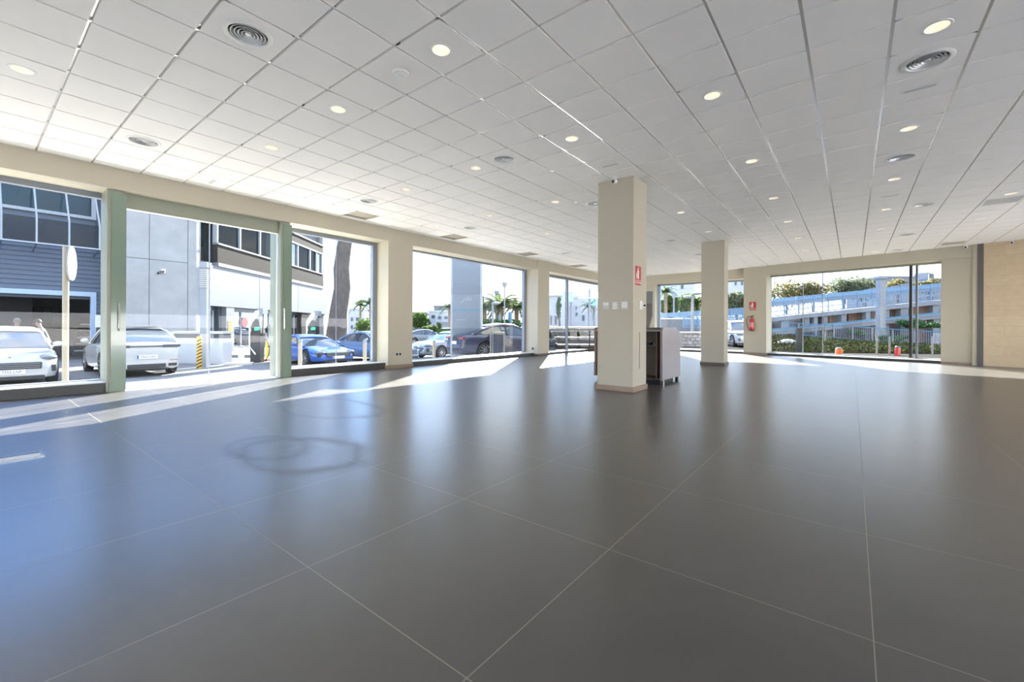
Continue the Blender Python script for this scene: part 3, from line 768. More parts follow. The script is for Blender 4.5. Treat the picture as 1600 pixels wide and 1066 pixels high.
# floor box with its lid open a crack
fb = (-5.43, 0.30)
t = thing('floor_box', 'metal floor socket box set into the tiles at far left', 'floor box', (fb[0], fb[1], 0))
b = MB(); w, l = 0.10, 0.13
for q in ((-w, w, -l, -l + 0.015), (-w, w, l - 0.015, l), (-w, -w + 0.015, -l + 0.015, l - 0.015), (w - 0.015, w, -l + 0.015, l - 0.015)):
    b.box(fb[0] + q[0], fb[0] + q[1], fb[1] + q[2], fb[1] + q[3], 0, 0.006)
b.build('rim', 'chrome', t)
b = MB(); b.box(fb[0] - 0.05, fb[0] + 0.084, fb[1] - l + 0.016, fb[1] + l - 0.016, 0.0005, 0.005); b.build('lid', 'ledge_stone', t)
b = MB(); b.box(fb[0] - 0.084, fb[0] - 0.052, fb[1] - l + 0.016, fb[1] + l - 0.016, 0.0005, 0.002); b.build('cable_slot', 'black', t)

# ------------------------------------------------------------------ reception desk behind the near column
dx0, dx1, dy0, dy1 = -4.33, -2.87, 8.33, 9.42
t = thing('reception_desk', 'grey reception desk with chamfered top edge standing behind the near column', 'desk', ((dx0 + dx1) / 2, (dy0 + dy1) / 2, 0))
zt, zb = 1.11, 0.085
prof = [(dy0, zb), (dy1, zb), (dy1, 1.0), (dy1 - 0.30, zt), (dy0 + 0.06, zt), (dy0, 1.055)]
for x, nm, m in ((dx1, 'side_panel', 'desk_grey'), (dx0 + 0.05, 'side_panel', 'desk_wood')):
    b = MB(); b.slab([(x, y, z) for y, z in prof], (-0.05, 0, 0)); b.build(nm, m, t, bevel=0.004)
b = MB(); b.slab([(dx0 + 0.05, y, z) for y, z in ((dy1 - 0.30, zt - 0.002), (dy0 + 0.06, zt - 0.002), (dy0 + 0.06, zt - 0.045), (dy1 - 0.30, zt - 0.045))], (dx1 - dx0 - 0.1, 0, 0)); b.build('worktop', 'desk_dark', t)
b = MB(); b.box(dx0 + 0.05, dx1 - 0.05, dy0 + 0.0, dy0 + 0.05, zt - 0.08, zt - 0.045); b.build('front_rail', 'desk_grey', t)
b = MB(); b.slab([(dx0 + 0.05, dy1, zb), (dx0 + 0.05, dy1, 1.0), (dx0 + 0.05, dy1 - 0.30, zt - 0.004), (dx0 + 0.05, dy1 - 0.33, zt - 0.02), (dx0 + 0.05, dy1 - 0.04, 0.98), (dx0 + 0.05, dy1 - 0.04, zb)], (dx1 - dx0 - 0.1, 0, 0)); b.build('back_panel', 'desk_grey', t)
b = MB(); b.box(dx0 + 0.05, dx1 - 0.05, dy0 + 0.55, dy0 + 0.58, zb, zt - 0.045); b.build('inner_panel', 'desk_inside', t)
b = MB(); b.box(dx0 + 0.05, dx1 - 0.05, dy0 + 0.03, dy0 + 0.55, zb, zb + 0.03); b.build('bottom_shelf', 'desk_inside', t)
b = MB(); b.box(-3.02, -3.0, dy0 + 0.06, dy0 + 0.55, zb + 0.03, zt - 0.045); b.build('divider', 'desk_wood', t)
b = MB(); b.box(dx0 + 0.05, -3.02, dy0 + 0.08, dy0 + 0.55, 0.74, 0.765); b.build('shelf', 'desk_dark', t)
b = MB(); b.box(dx0 + 0.12, dx1 - 0.07, dy0 + 0.04, dy1 - 0.25, 0, zb); b.build('plinth', 'black', t)
for y in (dy0 + 0.10, dy1 - 0.12):
    b = MB(); b.box(dx1 - 0.06, dx1 - 0.01, y - 0.03, y + 0.03, 0, zb); b.build('leg', 'chrome' if y < 9 else 'black', t)
b = MB(); b.cyl((-3.05, dy0 + 0.03, 0.80), (-3.05, dy0 + 0.08, 0.80), 0.018); b.build('lock_knob', 'chrome', t)
b = MB(); b.box(-3.24, -3.14, dy0 + 0.06, dy0 + 0.3, 0.765, 0.80); b.build('drawer_tray', 'black', t)

# display stand behind the desk
ds = (-5.12, 13.2)
t = thing('display_stand', 'grey information stand with a pale glass top panel behind the desk', 'display stand', (ds[0], ds[1], 0))
b = MB(); b.slab([(ds[0] - 0.24, ds[1], 1.22), (ds[0] + 0.24, ds[1], 1.22), (ds[0] + 0.24, ds[1], 1.50), (ds[0] - 0.24, ds[1], 1.50)], (0, 0.06, 0)); 
b.v = []; b.f = []; b.mi = []
b.slab([(ds[0] - 0.24, ds[1], 0.98), (ds[0] + 0.10, ds[1], 0.98), (ds[0] + 0.24, ds[1], 1.50), (ds[0] + 0.24, ds[1], 1.86), (ds[0] - 0.24, ds[1], 1.86)], (0, 0.06, 0)); b.build('screen_back', 'desk_dark', t)
b = MB(); b.box(ds[0] - 0.24, ds[0] + 0.25, ds[1] + 0.01, ds[1] + 0.04, 1.86, 2.24); b.build('glass_header', 'render_white', t)
b = MB(); b.box(ds[0] - 0.05, ds[0] + 0.05, ds[1] + 0.06, ds[1] + 0.14, 0.03, 1.6); b.build('upright', 'desk_grey', t)
b = MB(); b.box(ds[0] - 0.3, ds[0] + 0.3, ds[1] - 0.15, ds[1] + 0.3, 0, 0.03); b.build('base_plate', 'desk_grey', t)

# ================================================================== OUTSIDE
def smooth(a, b2, x):
    t = max(0.0, min(1.0, (x - a) / (b2 - a))); return t * t * (3 - 2 * t)
def gz(x, y):
    """street level: a short fall away from the shop front"""
    d = 0.0
    if x < -9.6: d = -0.55 * smooth(-9.6, -17.0, x) if False else -0.55 * max(0.0, min(1.0, (-9.9 - x) / 7.1))
    d *= 1 - smooth(17, 24, y) * smooth(-30, -14, x)
    return -0.02 + d
def axis(lo, hi, fine0, fine1, fs, cs):
    v = []; x = lo
    while x < hi:
        v.append(x); x += fs if fine0 <= x < fine1 else cs
    v.append(hi); return v
def terrain(name, m, xs, ys, label, cat, z=gz, dz=0.0):
    b = MB(); vs = [(x, y, z(x, y) + dz) for y in ys for x in xs]; n = len(xs)
    b.add(vs, [(j * n + i, j * n + i + 1, (j + 1) * n + i + 1, (j + 1) * n + i) for j in range(len(ys) - 1) for i in range(n - 1)])
    return structure(b.build(name, m, smooth='all', org=(0, 0, 0)), label, cat)
xs = axis(-400, XG - 0.02, -40, 0, 1.0, 20); xs[-1] = XG - 0.02
terrain('sidewalk', 'paving', [-14.2, -13, -12, -11, XG - 0.02], axis(-120, 400, -20, 40, 1.0, 20), 'pale sunlit pavement outside the left shop windows', 'pavement')
terrain('street', 'asphalt', [x for x in xs if x < -14.5] + [-14.2], axis(-120, 400, -20, 40, 1.0, 20), 'grey asphalt street and parking bays outside the left shop front', 'street')
terrain('front_bounce_ground', 'paving', axis(XG - 0.02, 300, -10, 20, 2.0, 20), [-300, -150, -80, -40, -20, -10, YN - 0.2], 'pale paved ground added outside the unseen rear wall to bounce light in', 'yard')  # unseen bright ground, added to bounce daylight through the rear openings
terrain('east_bounce_ground', 'paving', [XR + 0.2, 14, 20, 40, 80, 300], [YN - 0.2, 0, 10, 21.45], 'pale paved ground added outside the unseen right wall to bounce light in', 'yard')  # also added out of view, throws light up through the side openings
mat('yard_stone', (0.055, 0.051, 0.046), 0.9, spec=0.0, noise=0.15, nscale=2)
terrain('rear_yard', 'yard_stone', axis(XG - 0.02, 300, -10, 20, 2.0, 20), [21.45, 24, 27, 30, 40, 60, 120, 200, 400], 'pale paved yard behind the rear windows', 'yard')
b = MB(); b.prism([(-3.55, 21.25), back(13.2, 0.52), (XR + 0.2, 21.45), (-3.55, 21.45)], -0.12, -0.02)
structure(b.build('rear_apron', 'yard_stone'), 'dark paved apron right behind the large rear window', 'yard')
b = MB(); b.box(XG - 0.02, -9.64, -6, 21.4, -0.14, -0.025); structure(b.build('trim_4', 'paving'), 'pale stone footing strip under the shop windows', 'footing')

# ---------------------------------------------------------------- garage building opposite
FX = -29.0
t = thing('garage_building', 'dark blue slatted garage building with a wide open doorway across the street', 'building', (FX, -2, -0.57))
def slats(b, y0, y1, z0, z1, pitch, x=FX, depth=0.06):
    k = 0; z = z0
    while z < z1 - 0.02:
        zz = min(z + pitch - 0.03, z1)
        b.hexa([(x, y0, z), (x + depth, y0, z), (x + depth, y1, z), (x, y1, z)], [(x, y0, zz), (x + depth * 0.35, y0, zz), (x + depth * 0.35, y1, zz), (x, y1, zz)])
        z += pitch
b = MB(); slats(b, -14, 4.74, 2.74, 4.75, 0.21); b.build('upper_cladding', 'slat_blue', t)
b = MB(); slats(b, 4.02, 4.74, -0.57, 2.74, 0.21); slats(b, -14, -5.2, -0.57, 2.74, 0.21); b.build('side_cladding', 'slat_blue', t)
b = MB(); b.box(FX - 0.3, FX, -14, 4.74, 2.72, 4.75); b.box(FX - 0.3, FX, 4.0, 4.74, -0.57, 2.72); b.box(FX - 0.3, FX, -14, -5.2, -0.57, 2.72)
b.box(FX - 0.45, FX - 0.15, -14, 4.74, 4.75, 8.2); b.build('wall', 'slat_blue', t)
b = MB(); b.box(FX - 0.1, FX + 0.12, -5.2, 4.02, 2.50, 2.72); b.box(FX - 0.1, FX + 0.12, 3.82, 4.02, -0.57, 2.5); b.build('door_frame', 'frame_blue', t)
b = MB(); b.box(FX - 0.2, FX - 0.1, -5.2, 3.82, 2.36, 2.52); b.build('shutter_box', 'slat_dark', t)
# interior
b = MB(); b.box(FX - 9, FX, -14, 6, -0.70, -0.555); b.build('workshop_floor', 'garage_grey', t)
b = MB(); b.box(FX - 8.2, FX - 8, -14, 6, -0.55, 4.5); b.box(FX - 8.2, FX - 0.3, 5.0, 5.2, -0.55, 4.5); b.box(FX - 8.2, FX - 0.3, -14.2, -14, -0.55, 4.5); b.build('workshop_wall', 'garage_grey', t)
b = MB(); b.box(FX - 8.2, FX - 0.3, -14, 5.2, 4.5, 4.6); b.build('workshop_ceiling', 'garage_grey', t)
b = MB(); b.box(FX - 3.2, FX - 3.1, -6, 2.15, -0.55, 4.5); b.build('dark_partition', 'garage_dark', t)
# upper window band
b = MB(); b.box(FX - 0.18, FX - 0.08, -8, 3.85, 6.35, 7.8); b.build('blind', 'blind_blue', t)
for q in ((-8, 4.02, 6.23, 6.37), (3.85, 4.02, 6.37, 7.8), (-8, 4.02, 7.8, 7.95), (-1.2, -1.05, 6.37, 7.8)):
    b = MB(); b.box(FX - 0.15, FX + 0.02, *q); b.build('window_frame', 'frame_pale', t)
b = MB(); b.add([(FX - 0.04, -8, 6.37), (FX - 0.04, 3.85, 6.37), (FX - 0.04, 3.85, 7.8), (FX - 0.04, -8, 7.8)], [(0, 1, 2, 3)]); b.build('window_pane', 'pane_outside', t)
# canopy frame hanging in front of the band
bx = -27.4
b = MB(); b.beam((bx, -6.8, 4.63), (bx, 3.98, 4.63), 0.06, 0.06); b.build('canopy_rail', 'frame_pale', t)
for y in (-5.0, -3.95, -2.97, -1.98, -1.0, 0.0, 0.97, 1.95, 2.93, 3.92):
    b = MB(); b.tube([(bx, y, 4.63), (bx, y, 5.72), (FX + 0.02, y - 0.02, 8.1)], 0.035, 6); b.build('canopy_post', 'frame_pale', t, smooth=True)
    b = MB(); b.beam((bx, y, 4.61), (FX, y, 4.45), 0.05, 0.05); b.build('canopy_bracket', 'slat_blue', t)
b = MB(); b.add([(bx - 0.02, -6.8, 4.66), (bx - 0.02, 3.92, 4.66), (bx - 0.02, 3.92, 5.70), (bx - 0.02, -6.8, 5.70)], [(0, 1, 2, 3)]); b.build('canopy_glass', 'pane_clear', t)
b = MB(); b.box(FX - 0.5, FX + 0.03, 4.02, 4.06, 4.75, 8.2); b.build('edge_strip', 'slat_dark', t)

# things inside the garage
t = thing('wall_shelf', 'grey grid shelf on the garage back wall between the two men and the sign pole', 'shelf', (FX - 7.9, 2.7, 0.5))
cy0, cy1, cz0, cz1 = 2.5, 3.56, 1.02, 2.12
b = MB(); b.box(FX - 8, FX - 7.97, cy0, cy1, cz0, cz1); b.build('back_panel', 'garage_grey', t)
for k in range(4):
    y = cy0 + k * (cy1 - cy0) / 3
    b = MB(); b.box(FX - 7.97, FX - 7.75, y - 0.02, y + 0.02, cz0, cz1); b.build('upright', 'slat_dark', t)
for k in range(4):
    z = cz0 + k * (cz1 - cz0) / 3
    b = MB(); b.box(FX - 7.97, FX - 7.75, cy0, cy1, z - 0.02, z + 0.02); b.build('shelf_board', 'slat_dark', t)
t = thing('brochure_rack', 'dark slanted rack with pale trays inside the garage right of the sign pole', 'rack', (FX - 4.5, 4.2, -0.555))
rx, ry = FX - 4.5, 4.05
b = MB(); b.hexa([(rx, ry - 0.42, -0.55), (rx + 0.35, ry - 0.42, -0.55), (rx + 0.35, ry + 0.42, -0.55), (rx, ry + 0.42, -0.55)],
               [(rx - 0.3, ry + 0.0, 1.5), (rx - 0.15, ry + 0.0, 1.5), (rx - 0.15, ry + 0.6, 1.5), (rx - 0.3, ry + 0.6, 1.5)]); b.build('rack_body', 'black', t)
for k in range(5):
    z = -0.3 + 0.36 * k; f = (z + 0.55) / 2.05
    b = MB(); b.box(rx + 0.36 - 0.5 * f, rx + 0.50 - 0.5 * f, ry - 0.36 + 0.4 * f, ry + 0.36 + 0.18 * f, z, z + 0.06 + 0.04 * (k % 2)); b.build('tray', 'ledge_stone' if k % 2 == 0 else 'garage_grey', t)
b = MB(); b.box(FX + 0.12, FX + 0.14, 3.98, 4.45, 1.02, 1.62)
o = b.build('notice_board', 'sign_white'); tag(o, 'white notice board on the dark cladding beside the garage doorway', 'sign')

# ---------------------------------------------------------------- concrete tower
t = thing('concrete_tower', 'tall pale concrete tower block with rounded right corner and panel joints', 'building', (-29, 6.3, -0.57))
r = 0.75; yR, xT = 8.08, -27.5
poly = [(xT - 3.6, 4.3), (xT, 4.3)] + [(xT - r + r * math.sin(a), yR - r + r * -math.cos(a) * -1) for a in []]
arc = [(xT - r + r * math.cos(a), yR - r + r * math.sin(a)) for a in [PI / 2 * k / 10 for k in range(11)]]
poly = [(xT - 3.6, 4.3), (xT, 4.3)] + arc + [(xT - 3.6, yR)]
b = MB(); b.prism(poly, -0.6, 8.6); b.build('tower_shaft', 'concrete', t, smooth=True)
for y in (5.74, 7.33):
    b = MB(); b.box(xT - 0.02, xT + 0.006, y - 0.014, y + 0.014, -0.6, 8.6); b.build('panel_joint', 'vent_dark', t)
for z in (4.42,):
    b = MB(); b.box(xT - 0.02, xT + 0.006, 4.3, 7.33, z - 0.014, z + 0.014); b.build('panel_joint', 'vent_dark', t)
t = thing('security_camera', 'white bullet security camera on the concrete tower', 'security camera', (xT, 6.2, 3.75))
b = MB(); b.box(xT, xT + 0.12, 6.2, 6.36, 3.78, 3.98); b.build('wall_box', 'white_plastic', t)
b = MB(); b.beam((xT + 0.10, 6.28, 3.86), (xT + 0.34, 6.02, 3.72), 0.10, 0.10); b.build('camera_body', 'vent_dark', t)
b = MB(); b.cyl((xT + 0.33, 6.03, 3.725), (xT + 0.37, 5.99, 3.70), 0.04); b.build('lens', 'black', t)
o = MB(); o.box(xT - 0.42, xT - 0.30, 8.06, 8.2, 2.95, 3.25)
o = o.build('wall_box', 'grey_plastic'); tag(o, 'small grey cable box on the sunlit rounded edge of the tower', 'box')

# ---------------------------------------------------------------- showroom building with white fascia
FD = Vector((-0.634, 0.774, 0)).normalized(); FN = Vector((0.774, 0.634, 0)).normalized(); FO = Vector((-28.014, 8.489, 0))
def fb_(s, o): p = FO + FD * s + FN * o; return (p.x, p.y)
cpt = fb_(7, -3)
t = thing('dealership_building', 'two storey building with white fascia, brown band and glass ground floor', 'building', (cpt[0], cpt[1], -0.57))
def fbx(nm, m, s0, s1, o0, o1, z0, z1, par=t, bevel=0):
    b = MB(); b.fbox(fb_, s0, s1, o0, o1, z0, z1); return b.build(nm, m, par, bevel=bevel)
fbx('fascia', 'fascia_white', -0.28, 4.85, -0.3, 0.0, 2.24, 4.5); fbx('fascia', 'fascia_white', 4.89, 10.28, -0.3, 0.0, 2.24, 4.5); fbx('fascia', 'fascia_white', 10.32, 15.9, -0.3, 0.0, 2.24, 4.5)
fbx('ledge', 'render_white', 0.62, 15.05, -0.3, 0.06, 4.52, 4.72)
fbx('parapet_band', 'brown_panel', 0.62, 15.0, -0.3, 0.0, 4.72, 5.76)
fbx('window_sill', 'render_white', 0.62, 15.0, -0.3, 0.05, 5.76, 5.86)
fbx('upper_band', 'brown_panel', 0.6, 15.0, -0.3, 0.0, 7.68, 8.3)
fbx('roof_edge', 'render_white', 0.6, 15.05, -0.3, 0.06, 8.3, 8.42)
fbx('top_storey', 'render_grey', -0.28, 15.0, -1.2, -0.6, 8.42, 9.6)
fbx('window_head', 'render_white', 0.6, 15.0, -0.3, 0.03, 7.56, 7.68)
for s in (0.62, 2.77, 4.96, 7.3, 9.04, 10.28, 12.44, 13.69, 14.83):
    fbx('window_mullion', 'frame_pale', s - 0.06, s + 0.06, -0.25, 0.0, 5.86, 7.56)
for k, (s0, s1) in enumerate(((0.68, 2.71), (2.83, 4.9), (5.02, 7.24), (7.36, 8.98), (9.1, 10.22), (10.34, 12.38), (12.5, 13.63), (13.75, 14.77))):
    b = MB(); p, q = fb_(s0, -0.12), fb_(s1, -0.12)
    b.add([(*p, 5.86), (*q, 5.86), (*q, 7.56), (*p, 7.56)], [(0, 1, 2, 3)]); b.build('window_pane', 'pane_outside', t)
    if k in (2, 3): fbx('blind', 'render_white', s0 + (1.0 if k == 2 else 0), s1, -0.22, -0.18, 5.86, 7.56)
fbx('inner_wall', 'render_grey', -0.28, 15, -3.2, -3.0, 4.7, 8.4); fbx('floor_slab', 'render_grey', -0.28, 15.9, -6, -0.3, 4.3, 4.7); fbx('roof_slab', 'render_grey', -0.28, 15, -6, -0.3, 8.3, 8.42)
for s in (0.9, 5.6, 12.8): fbx('inner_door', 'window_dark', s, s + 0.9, -3.0, -2.96, 5.0, 6.9)
# return wall left of the band
fbx('side_window_wall', 'brown_panel', -0.6, 0.6, -1.0, -0.7, 4.5, 5.6)
b = MB(); p, q = fb_(-0.6, -0.8), fb_(0.6, -0.8); b.add([(*p, 5.6), (*q, 5.6), (*q, 8.2), (*p, 8.2)], [(0, 1, 2, 3)]); b.build('side_window', 'pane_outside', t)
for s in (-0.2, 0.2): fbx('window_mullion', 'frame_pale', s - 0.05, s + 0.05, -0.85, -0.72, 5.6, 8.2)
# ground floor glazing
b = MB(); p, q = fb_(-0.28, -0.5), fb_(15.6, -0.5); b.add([(*p, -0.5), (*q, -0.5), (*q, 2.24), (*p, 2.24)], [(0, 1, 2, 3)]); b.build('shop_glazing', 'pane_outside', t)
fbx('glazing_head', 'window_dark', -0.28, 15.6, -0.56, -0.44, 2.0, 2.26)
for s in (-0.2, 0.95, 3.6, 5.2, 6.9, 8.7, 10.6, 12.4): fbx('glazing_post', 'frame_pale', s - 0.035, s + 0.035, -0.56, -0.44, -0.57, 2.0)
fbx('pillar', 'fascia_white', 1.45, 2.2, -0.5, -0.02, -0.57, 2.24); fbx('pillar', 'brown_panel', 11.0, 12.3, -0.5, -0.05, -0.57, 2.24)
fbx('pillar_lining', 'window_dark', 1.15, 1.45, -0.52, -0.3, -0.57, 2.24)
fbx('shop_floor', 'slat_dark', -0.28, 15.6, -6, -0.5, -0.62, -0.5); fbx('shop_back_wall', 'brown_panel', -0.28, 15.9, -6.2, -6.0, -0.6, 4.4)
fbx('end_wall', 'render_grey', 15.0, 17.2, -6.0, -0.4, 4.5, 12)
b = MB(); p = [fb_(15.05, -0.1), fb_(17.7, -0.4), fb_(17.7, -6), fb_(15.05, -6)]; q = [fb_(15.5, -0.1), fb_(16.1, -0.4), fb_(16.1, -6), fb_(15.5, -6)]
b.hexa([(*a, -0.57) for a in q], [(*a, 12.0) for a in p]); b.build('end_pier', 'concrete', t)
fbx('stone_step', 'render_grey', -1.0, 8.5, -0.5, 3.2, -0.60, -0.42)
fbx('signboard', 'yellow', 1.62, 1.98, -0.02, 0.0, 0.55, 1.45)
for k in range(5): fbx('sign_line', 'plate_black', 1.67, 1.93, 0.0, 0.005, 0.65 + 0.16 * k, 0.70 + 0.16 * k)
o = MB(); o.lathe([(0, 0), (0.32, 0), (0.32, 0.03), (0, 0.03)]); fr = fb_(3.9, -0.42)
o.v = [(fr[0] + FD.x * p[0] + FN.x * p[2], fr[1] + FD.y * p[0] + FN.y * p[2], 1.35 + p[1]) for p in o.v]
tag(o.build('round_sticker', 'ext_red'), 'round reddish sticker on the shop glazing left of the charger', 'sign')

# ---------------------------------------------------------------- street furniture
def G(u, D):
    p = W(u, 500, D); return p.x, p.y, gz(p.x, p.y)

x, y, z = -10.35, 0.97, gz(-10.35, 0.97)
p = W(102, 590, 9.0)
x, y = p.x, p.y; z = gz(x, y)
t = thing('road_sign', 'traffic sign seen edge on atop a pale pole outside the first shop window', 'road sign', (x, y, z))
top = W(104, 386, 9.0).z
b = MB(); b.cyl((x, y, z), (x, y, top), 0.052, n=14); b.build('pole', 'bollard_cream', t, smooth=True)
hd = Vector((W(110, 500, 9.0).x - x, W(110, 500, 9.0).y - y, 0)).normalized(); nn = Vector((0.30, 1.0, 0)); 
dirv = (Vector((x, y, 0)) - Vector((0, 0, 0))).normalized()
side = Vector((-dirv.y, dirv.x, 0))
nrm = (side * -1.0 + dirv * -0.20).normalized(); wv = Vector((-nrm.y, nrm.x, 0))
cc = Vector((x, y, top - 0.33)) + nrm * 0.07
vs = []; n = 28
b = MB()
for k in range(n):
    a = 2 * PI * k / n; vs.append(cc + wv * 0.36 * math.cos(a) + Vector((0, 0, 0.36 * math.sin(a))))
b.slab(vs, nrm * 0.03); b.build('sign_disc', 'render_white', t)
b = MB(); b.beam(cc - nrm * 0.05 + Vector((0, 0, 0.1)), cc + Vector((0, 0, 0.1)), 0.06, 0.04); b.beam(cc - nrm * 0.05 - Vector((0, 0, 0.1)), cc - Vector((0, 0, 0.1)), 0.06, 0.04); b.build('bracket', 'steel', t)

x, y, z = G(320.5, 17.7)
t = thing('totem_post', 'tall slim grey post with a ribbed white head beside the striped bollard', 'post', (x, y, z))
e1 = Vector((0.618, 0.786, 0)); w = 0.15
def obx(b, cx, cy, w, d, z0, z1, ax=Vector((0.786, 0.618, 0))):
    ay = Vector((-ax.y, ax.x, 0)); c = Vector((cx, cy, 0))
    q = [c - ax * w - ay * d, c + ax * w - ay * d, c + ax * w + ay * d, c - ax * w + ay * d]
    return b.hexa([(v.x, v.y, z0) for v in q], [(v.x, v.y, z1) for v in q])
zt = W(320, 410, 17.7).z; zm = W(320, 452, 17.7).z
b = MB(); obx(b, x, y, 0.135, 0.12, z, zm); b.build('shaft', 'grey_frame', t)
b = MB(); obx(b, x, y, 0.14, 0.12, zm, zt - 0.22); b.build('lamp_head', 'render_white', t)
for k in range(9):
    b = MB(); zz = zm + 0.08 + k * 0.085; obx(b, x, y, 0.145, 0.125, zz, zz + 0.02); b.build('rib', 'grey_plastic', t)
b = MB(); obx(b, x, y, 0.16, 0.14, zt - 0.22, zt); b.build('cap', 'grey_frame', t)

x, y, z = G(311.5, 17.0)
t = thing('striped_bollard', 'yellow and black striped bollard in front of the slim grey post', 'bollard', (x, y, z))
h = W(311, 526, 17.0).z - z; n = 9
b = MB(); b.cyl((x, y, z), (x, y, z + h), 0.085, n=18); b.build('post', 'yellow', t, smooth=True)
for k in range(n):
    b = MB(); zz = z + 0.04 + k * (h - 0.1) / n; vs = []
    for c in (0, 1):
        for rr in (0.0862,):
            for i in range(18):
                a = 2 * PI * i / 18; vs.append((x + rr * math.cos(a), y + rr * math.sin(a), zz + c * 0.055 + 0.05 * math.cos(a - 0.9)))
    b.add(vs, [(i, (i + 1) % 18, 18 + (i + 1) % 18, 18 + i) for i in range(18)]); b.build('black_stripe', 'plate_black', t)

p0, p1 = G(270, 19.5), G(348, 19.0)
t = thing('site_cabin_wall', 'low white boundary wall with a glazed strip behind the white car', 'wall', ((p0[0] + p1[0]) / 2, (p0[1] + p1[1]) / 2, p0[2] - 0.02))
dv = (Vector(p1) - Vector(p0)); dv.z = 0; L_ = dv.length; dv.normalize(); nv = Vector((-dv.y, dv.x, 0))
def frw(s, o): q = Vector(p0) + dv * s + nv * o; return (q.x, q.y)
zt = W(300, 518, 19.3).z; zg = p0[2] - 0.05
b = MB(); b.fbox(frw, 0, L_, 0, 0.5, zg, zt - 0.3); b.build('panel', 'cabin_white', t)
b = MB(); b.fbox(frw, 0, L_, 0.05, 0.45, zt - 0.3, zt - 0.1); b.build('glazed_strip', 'window_dark', t)
b = MB(); b.fbox(frw, -0.05, L_ + 0.05, -0.05, 0.55, zt - 0.1, zt); b.build('capping', 'cabin_white', t)

# charging posts
def charger(u, D, label, zdrop=0.0):
    x, y, z = G(u, D)
    t = thing('charging_station', label, 'charger', (x, y, z), 0, None)
    ax = Vector((0.786, 0.618, 0)); ay = Vector((-0.618, 0.786, 0)); o = Vector((x, y, z))
    def P(a, c, zz): return o + ax * a + ay * c + Vector((0, 0, zz))
    b = MB(); b.slab([P(a, -0.18, zz) for a, zz in ((-0.28, 0.0), (0.14, 0.0), (0.20, 1.35), (0.10, 1.95), (-0.05, 2.0), (-0.22, 1.7), (-0.30, 1.2))], ay * 0.36); b.build('dark_cabinet', 'black', t)
    b = MB(); b.slab([P(a, -0.20, zz) for a, zz in ((-0.34, 0.75), (-0.28, 0.72), (-0.28, 1.62), (-0.18, 1.85), (0.12, 2.22), (0.12, 2.42), (-0.05, 2.38), (-0.34, 1.95))], ay * 0.40); b.build('white_shell', 'white_plastic', t)
    b = MB(); b.slab([P(a, -0.20, zz) for a, zz in ((-0.34, 0.75), (-0.28, 0.72), (-0.02, 0.42), (-0.06, 0.36))], ay * 0.40); b.build('lower_fin', 'white_plastic', t)
    b = MB(); b.slab([P(a, -0.2, zz) for a, zz in ((0.08, 2.24), (0.30, 2.24), (0.30, 2.5), (0.08, 2.5))], ay * 0.4); b.build('cable_head', 'grey_frame', t)
    b = MB(); b.slab([P(a, -0.205, zz) for a, zz in ((-0.08, 1.48), (0.14, 1.5), (0.14, 1.64), (-0.08, 1.62))], ay * 0.02); b.build('screen', 'screen_green', t)
    b = MB(); b.tube([P(a, -0.1, zz) for a, zz in ((0.26, 2.25), (0.25, 1.8), (0.22, 1.2), (0.3, 1.15), (0.46, 1.0), (0.55, 0.7), (0.52, 0.35), (0.38, 0.1), (0.2, 0.05), (0.1, 0.2))], 0.022); b.build('cable', 'black', t, smooth=True)
    return t
charger(404.5, 20.0, 'black and white charging station with a green screen left of the blue sports car')
charger(491, 23.2, 'black and white charging station behind the blue sports car')

def bollard(u, D, h, r, label, m='bollard_cream', cap='render_white', name='bollard', group=None, top=None):
    x, y, z = G(u, D)
    if top: h = W(u, top, D).z - z
    t = thing(name, label, 'bollard', (x, y, z), 0, group)
    b = MB(); b.lathe([(0, 0), (r, 0), (r, h * 0.86), (r * 0.8, h * 0.87), (r * 0.8, h * 0.90), (0, h * 0.90)], (x, y, z), 18); b.build('post', m, t, smooth=True)
    b = MB(); b.lathe([(0, h * 0.9), (r, h * 0.9), (r, h * 0.97), (r * 0.7, h), (0, h)], (x, y, z), 18); b.build('cap', cap, t, smooth=True)
    return t
bollard(469, 13.8, 0.9, 0.06, 'cream bollard in front of the blue sports car', top=530)
bollard(570, 15.6, 0.9, 0.065, 'cream bollard in front of the silver blue car', top=531)
bollard(678.5, 16.5, 0.9, 0.06, 'cream bollard in front of the silver car left of the sign pylon', top=532)
bollard(377, 22.0, 0.7, 0.13, 'short thick pale bollard in front of the shop glazing', m='ledge_stone', top=541)
bollard(417.5, 22.5, 0.7, 0.07, 'thin yellowish bollard between charger and blue sports car', m='yellow', top=530)

# orange and grey kerb under the chargers
p0, p1 = Vector(G(392, 20.0)), Vector(G(436, 21.6))
t = thing('kerb_island', 'low concrete kerb with orange blocks along the charging bay', 'kerb', tuple((p0 + p1) / 2))
dv = (p1 - p0)
for k in range(8):
    a, c = p0 + dv * (k / 8), p0 + dv * ((k + 0.94) / 8)
    b = MB(); b.beam(a + Vector((0, 0, 0.05)), c + Vector((0, 0, 0.05)), 0.25, 0.12); b.build('kerb_block', 'orange' if k % 2 else 'paving', t)
# sidewalk step behind
a0, a1 = Vector(G(353, 18.6)), Vector(G(396, 19.0))
b = MB(); b.beam(a0 + Vector((0, 0, 0.03)), a1 + Vector((0, 0, 0.03)), 0.5, 0.1); tag(b.build('kerb_stone', 'paving'), 'pale kerb stone row right of the striped bollard', 'kerb')

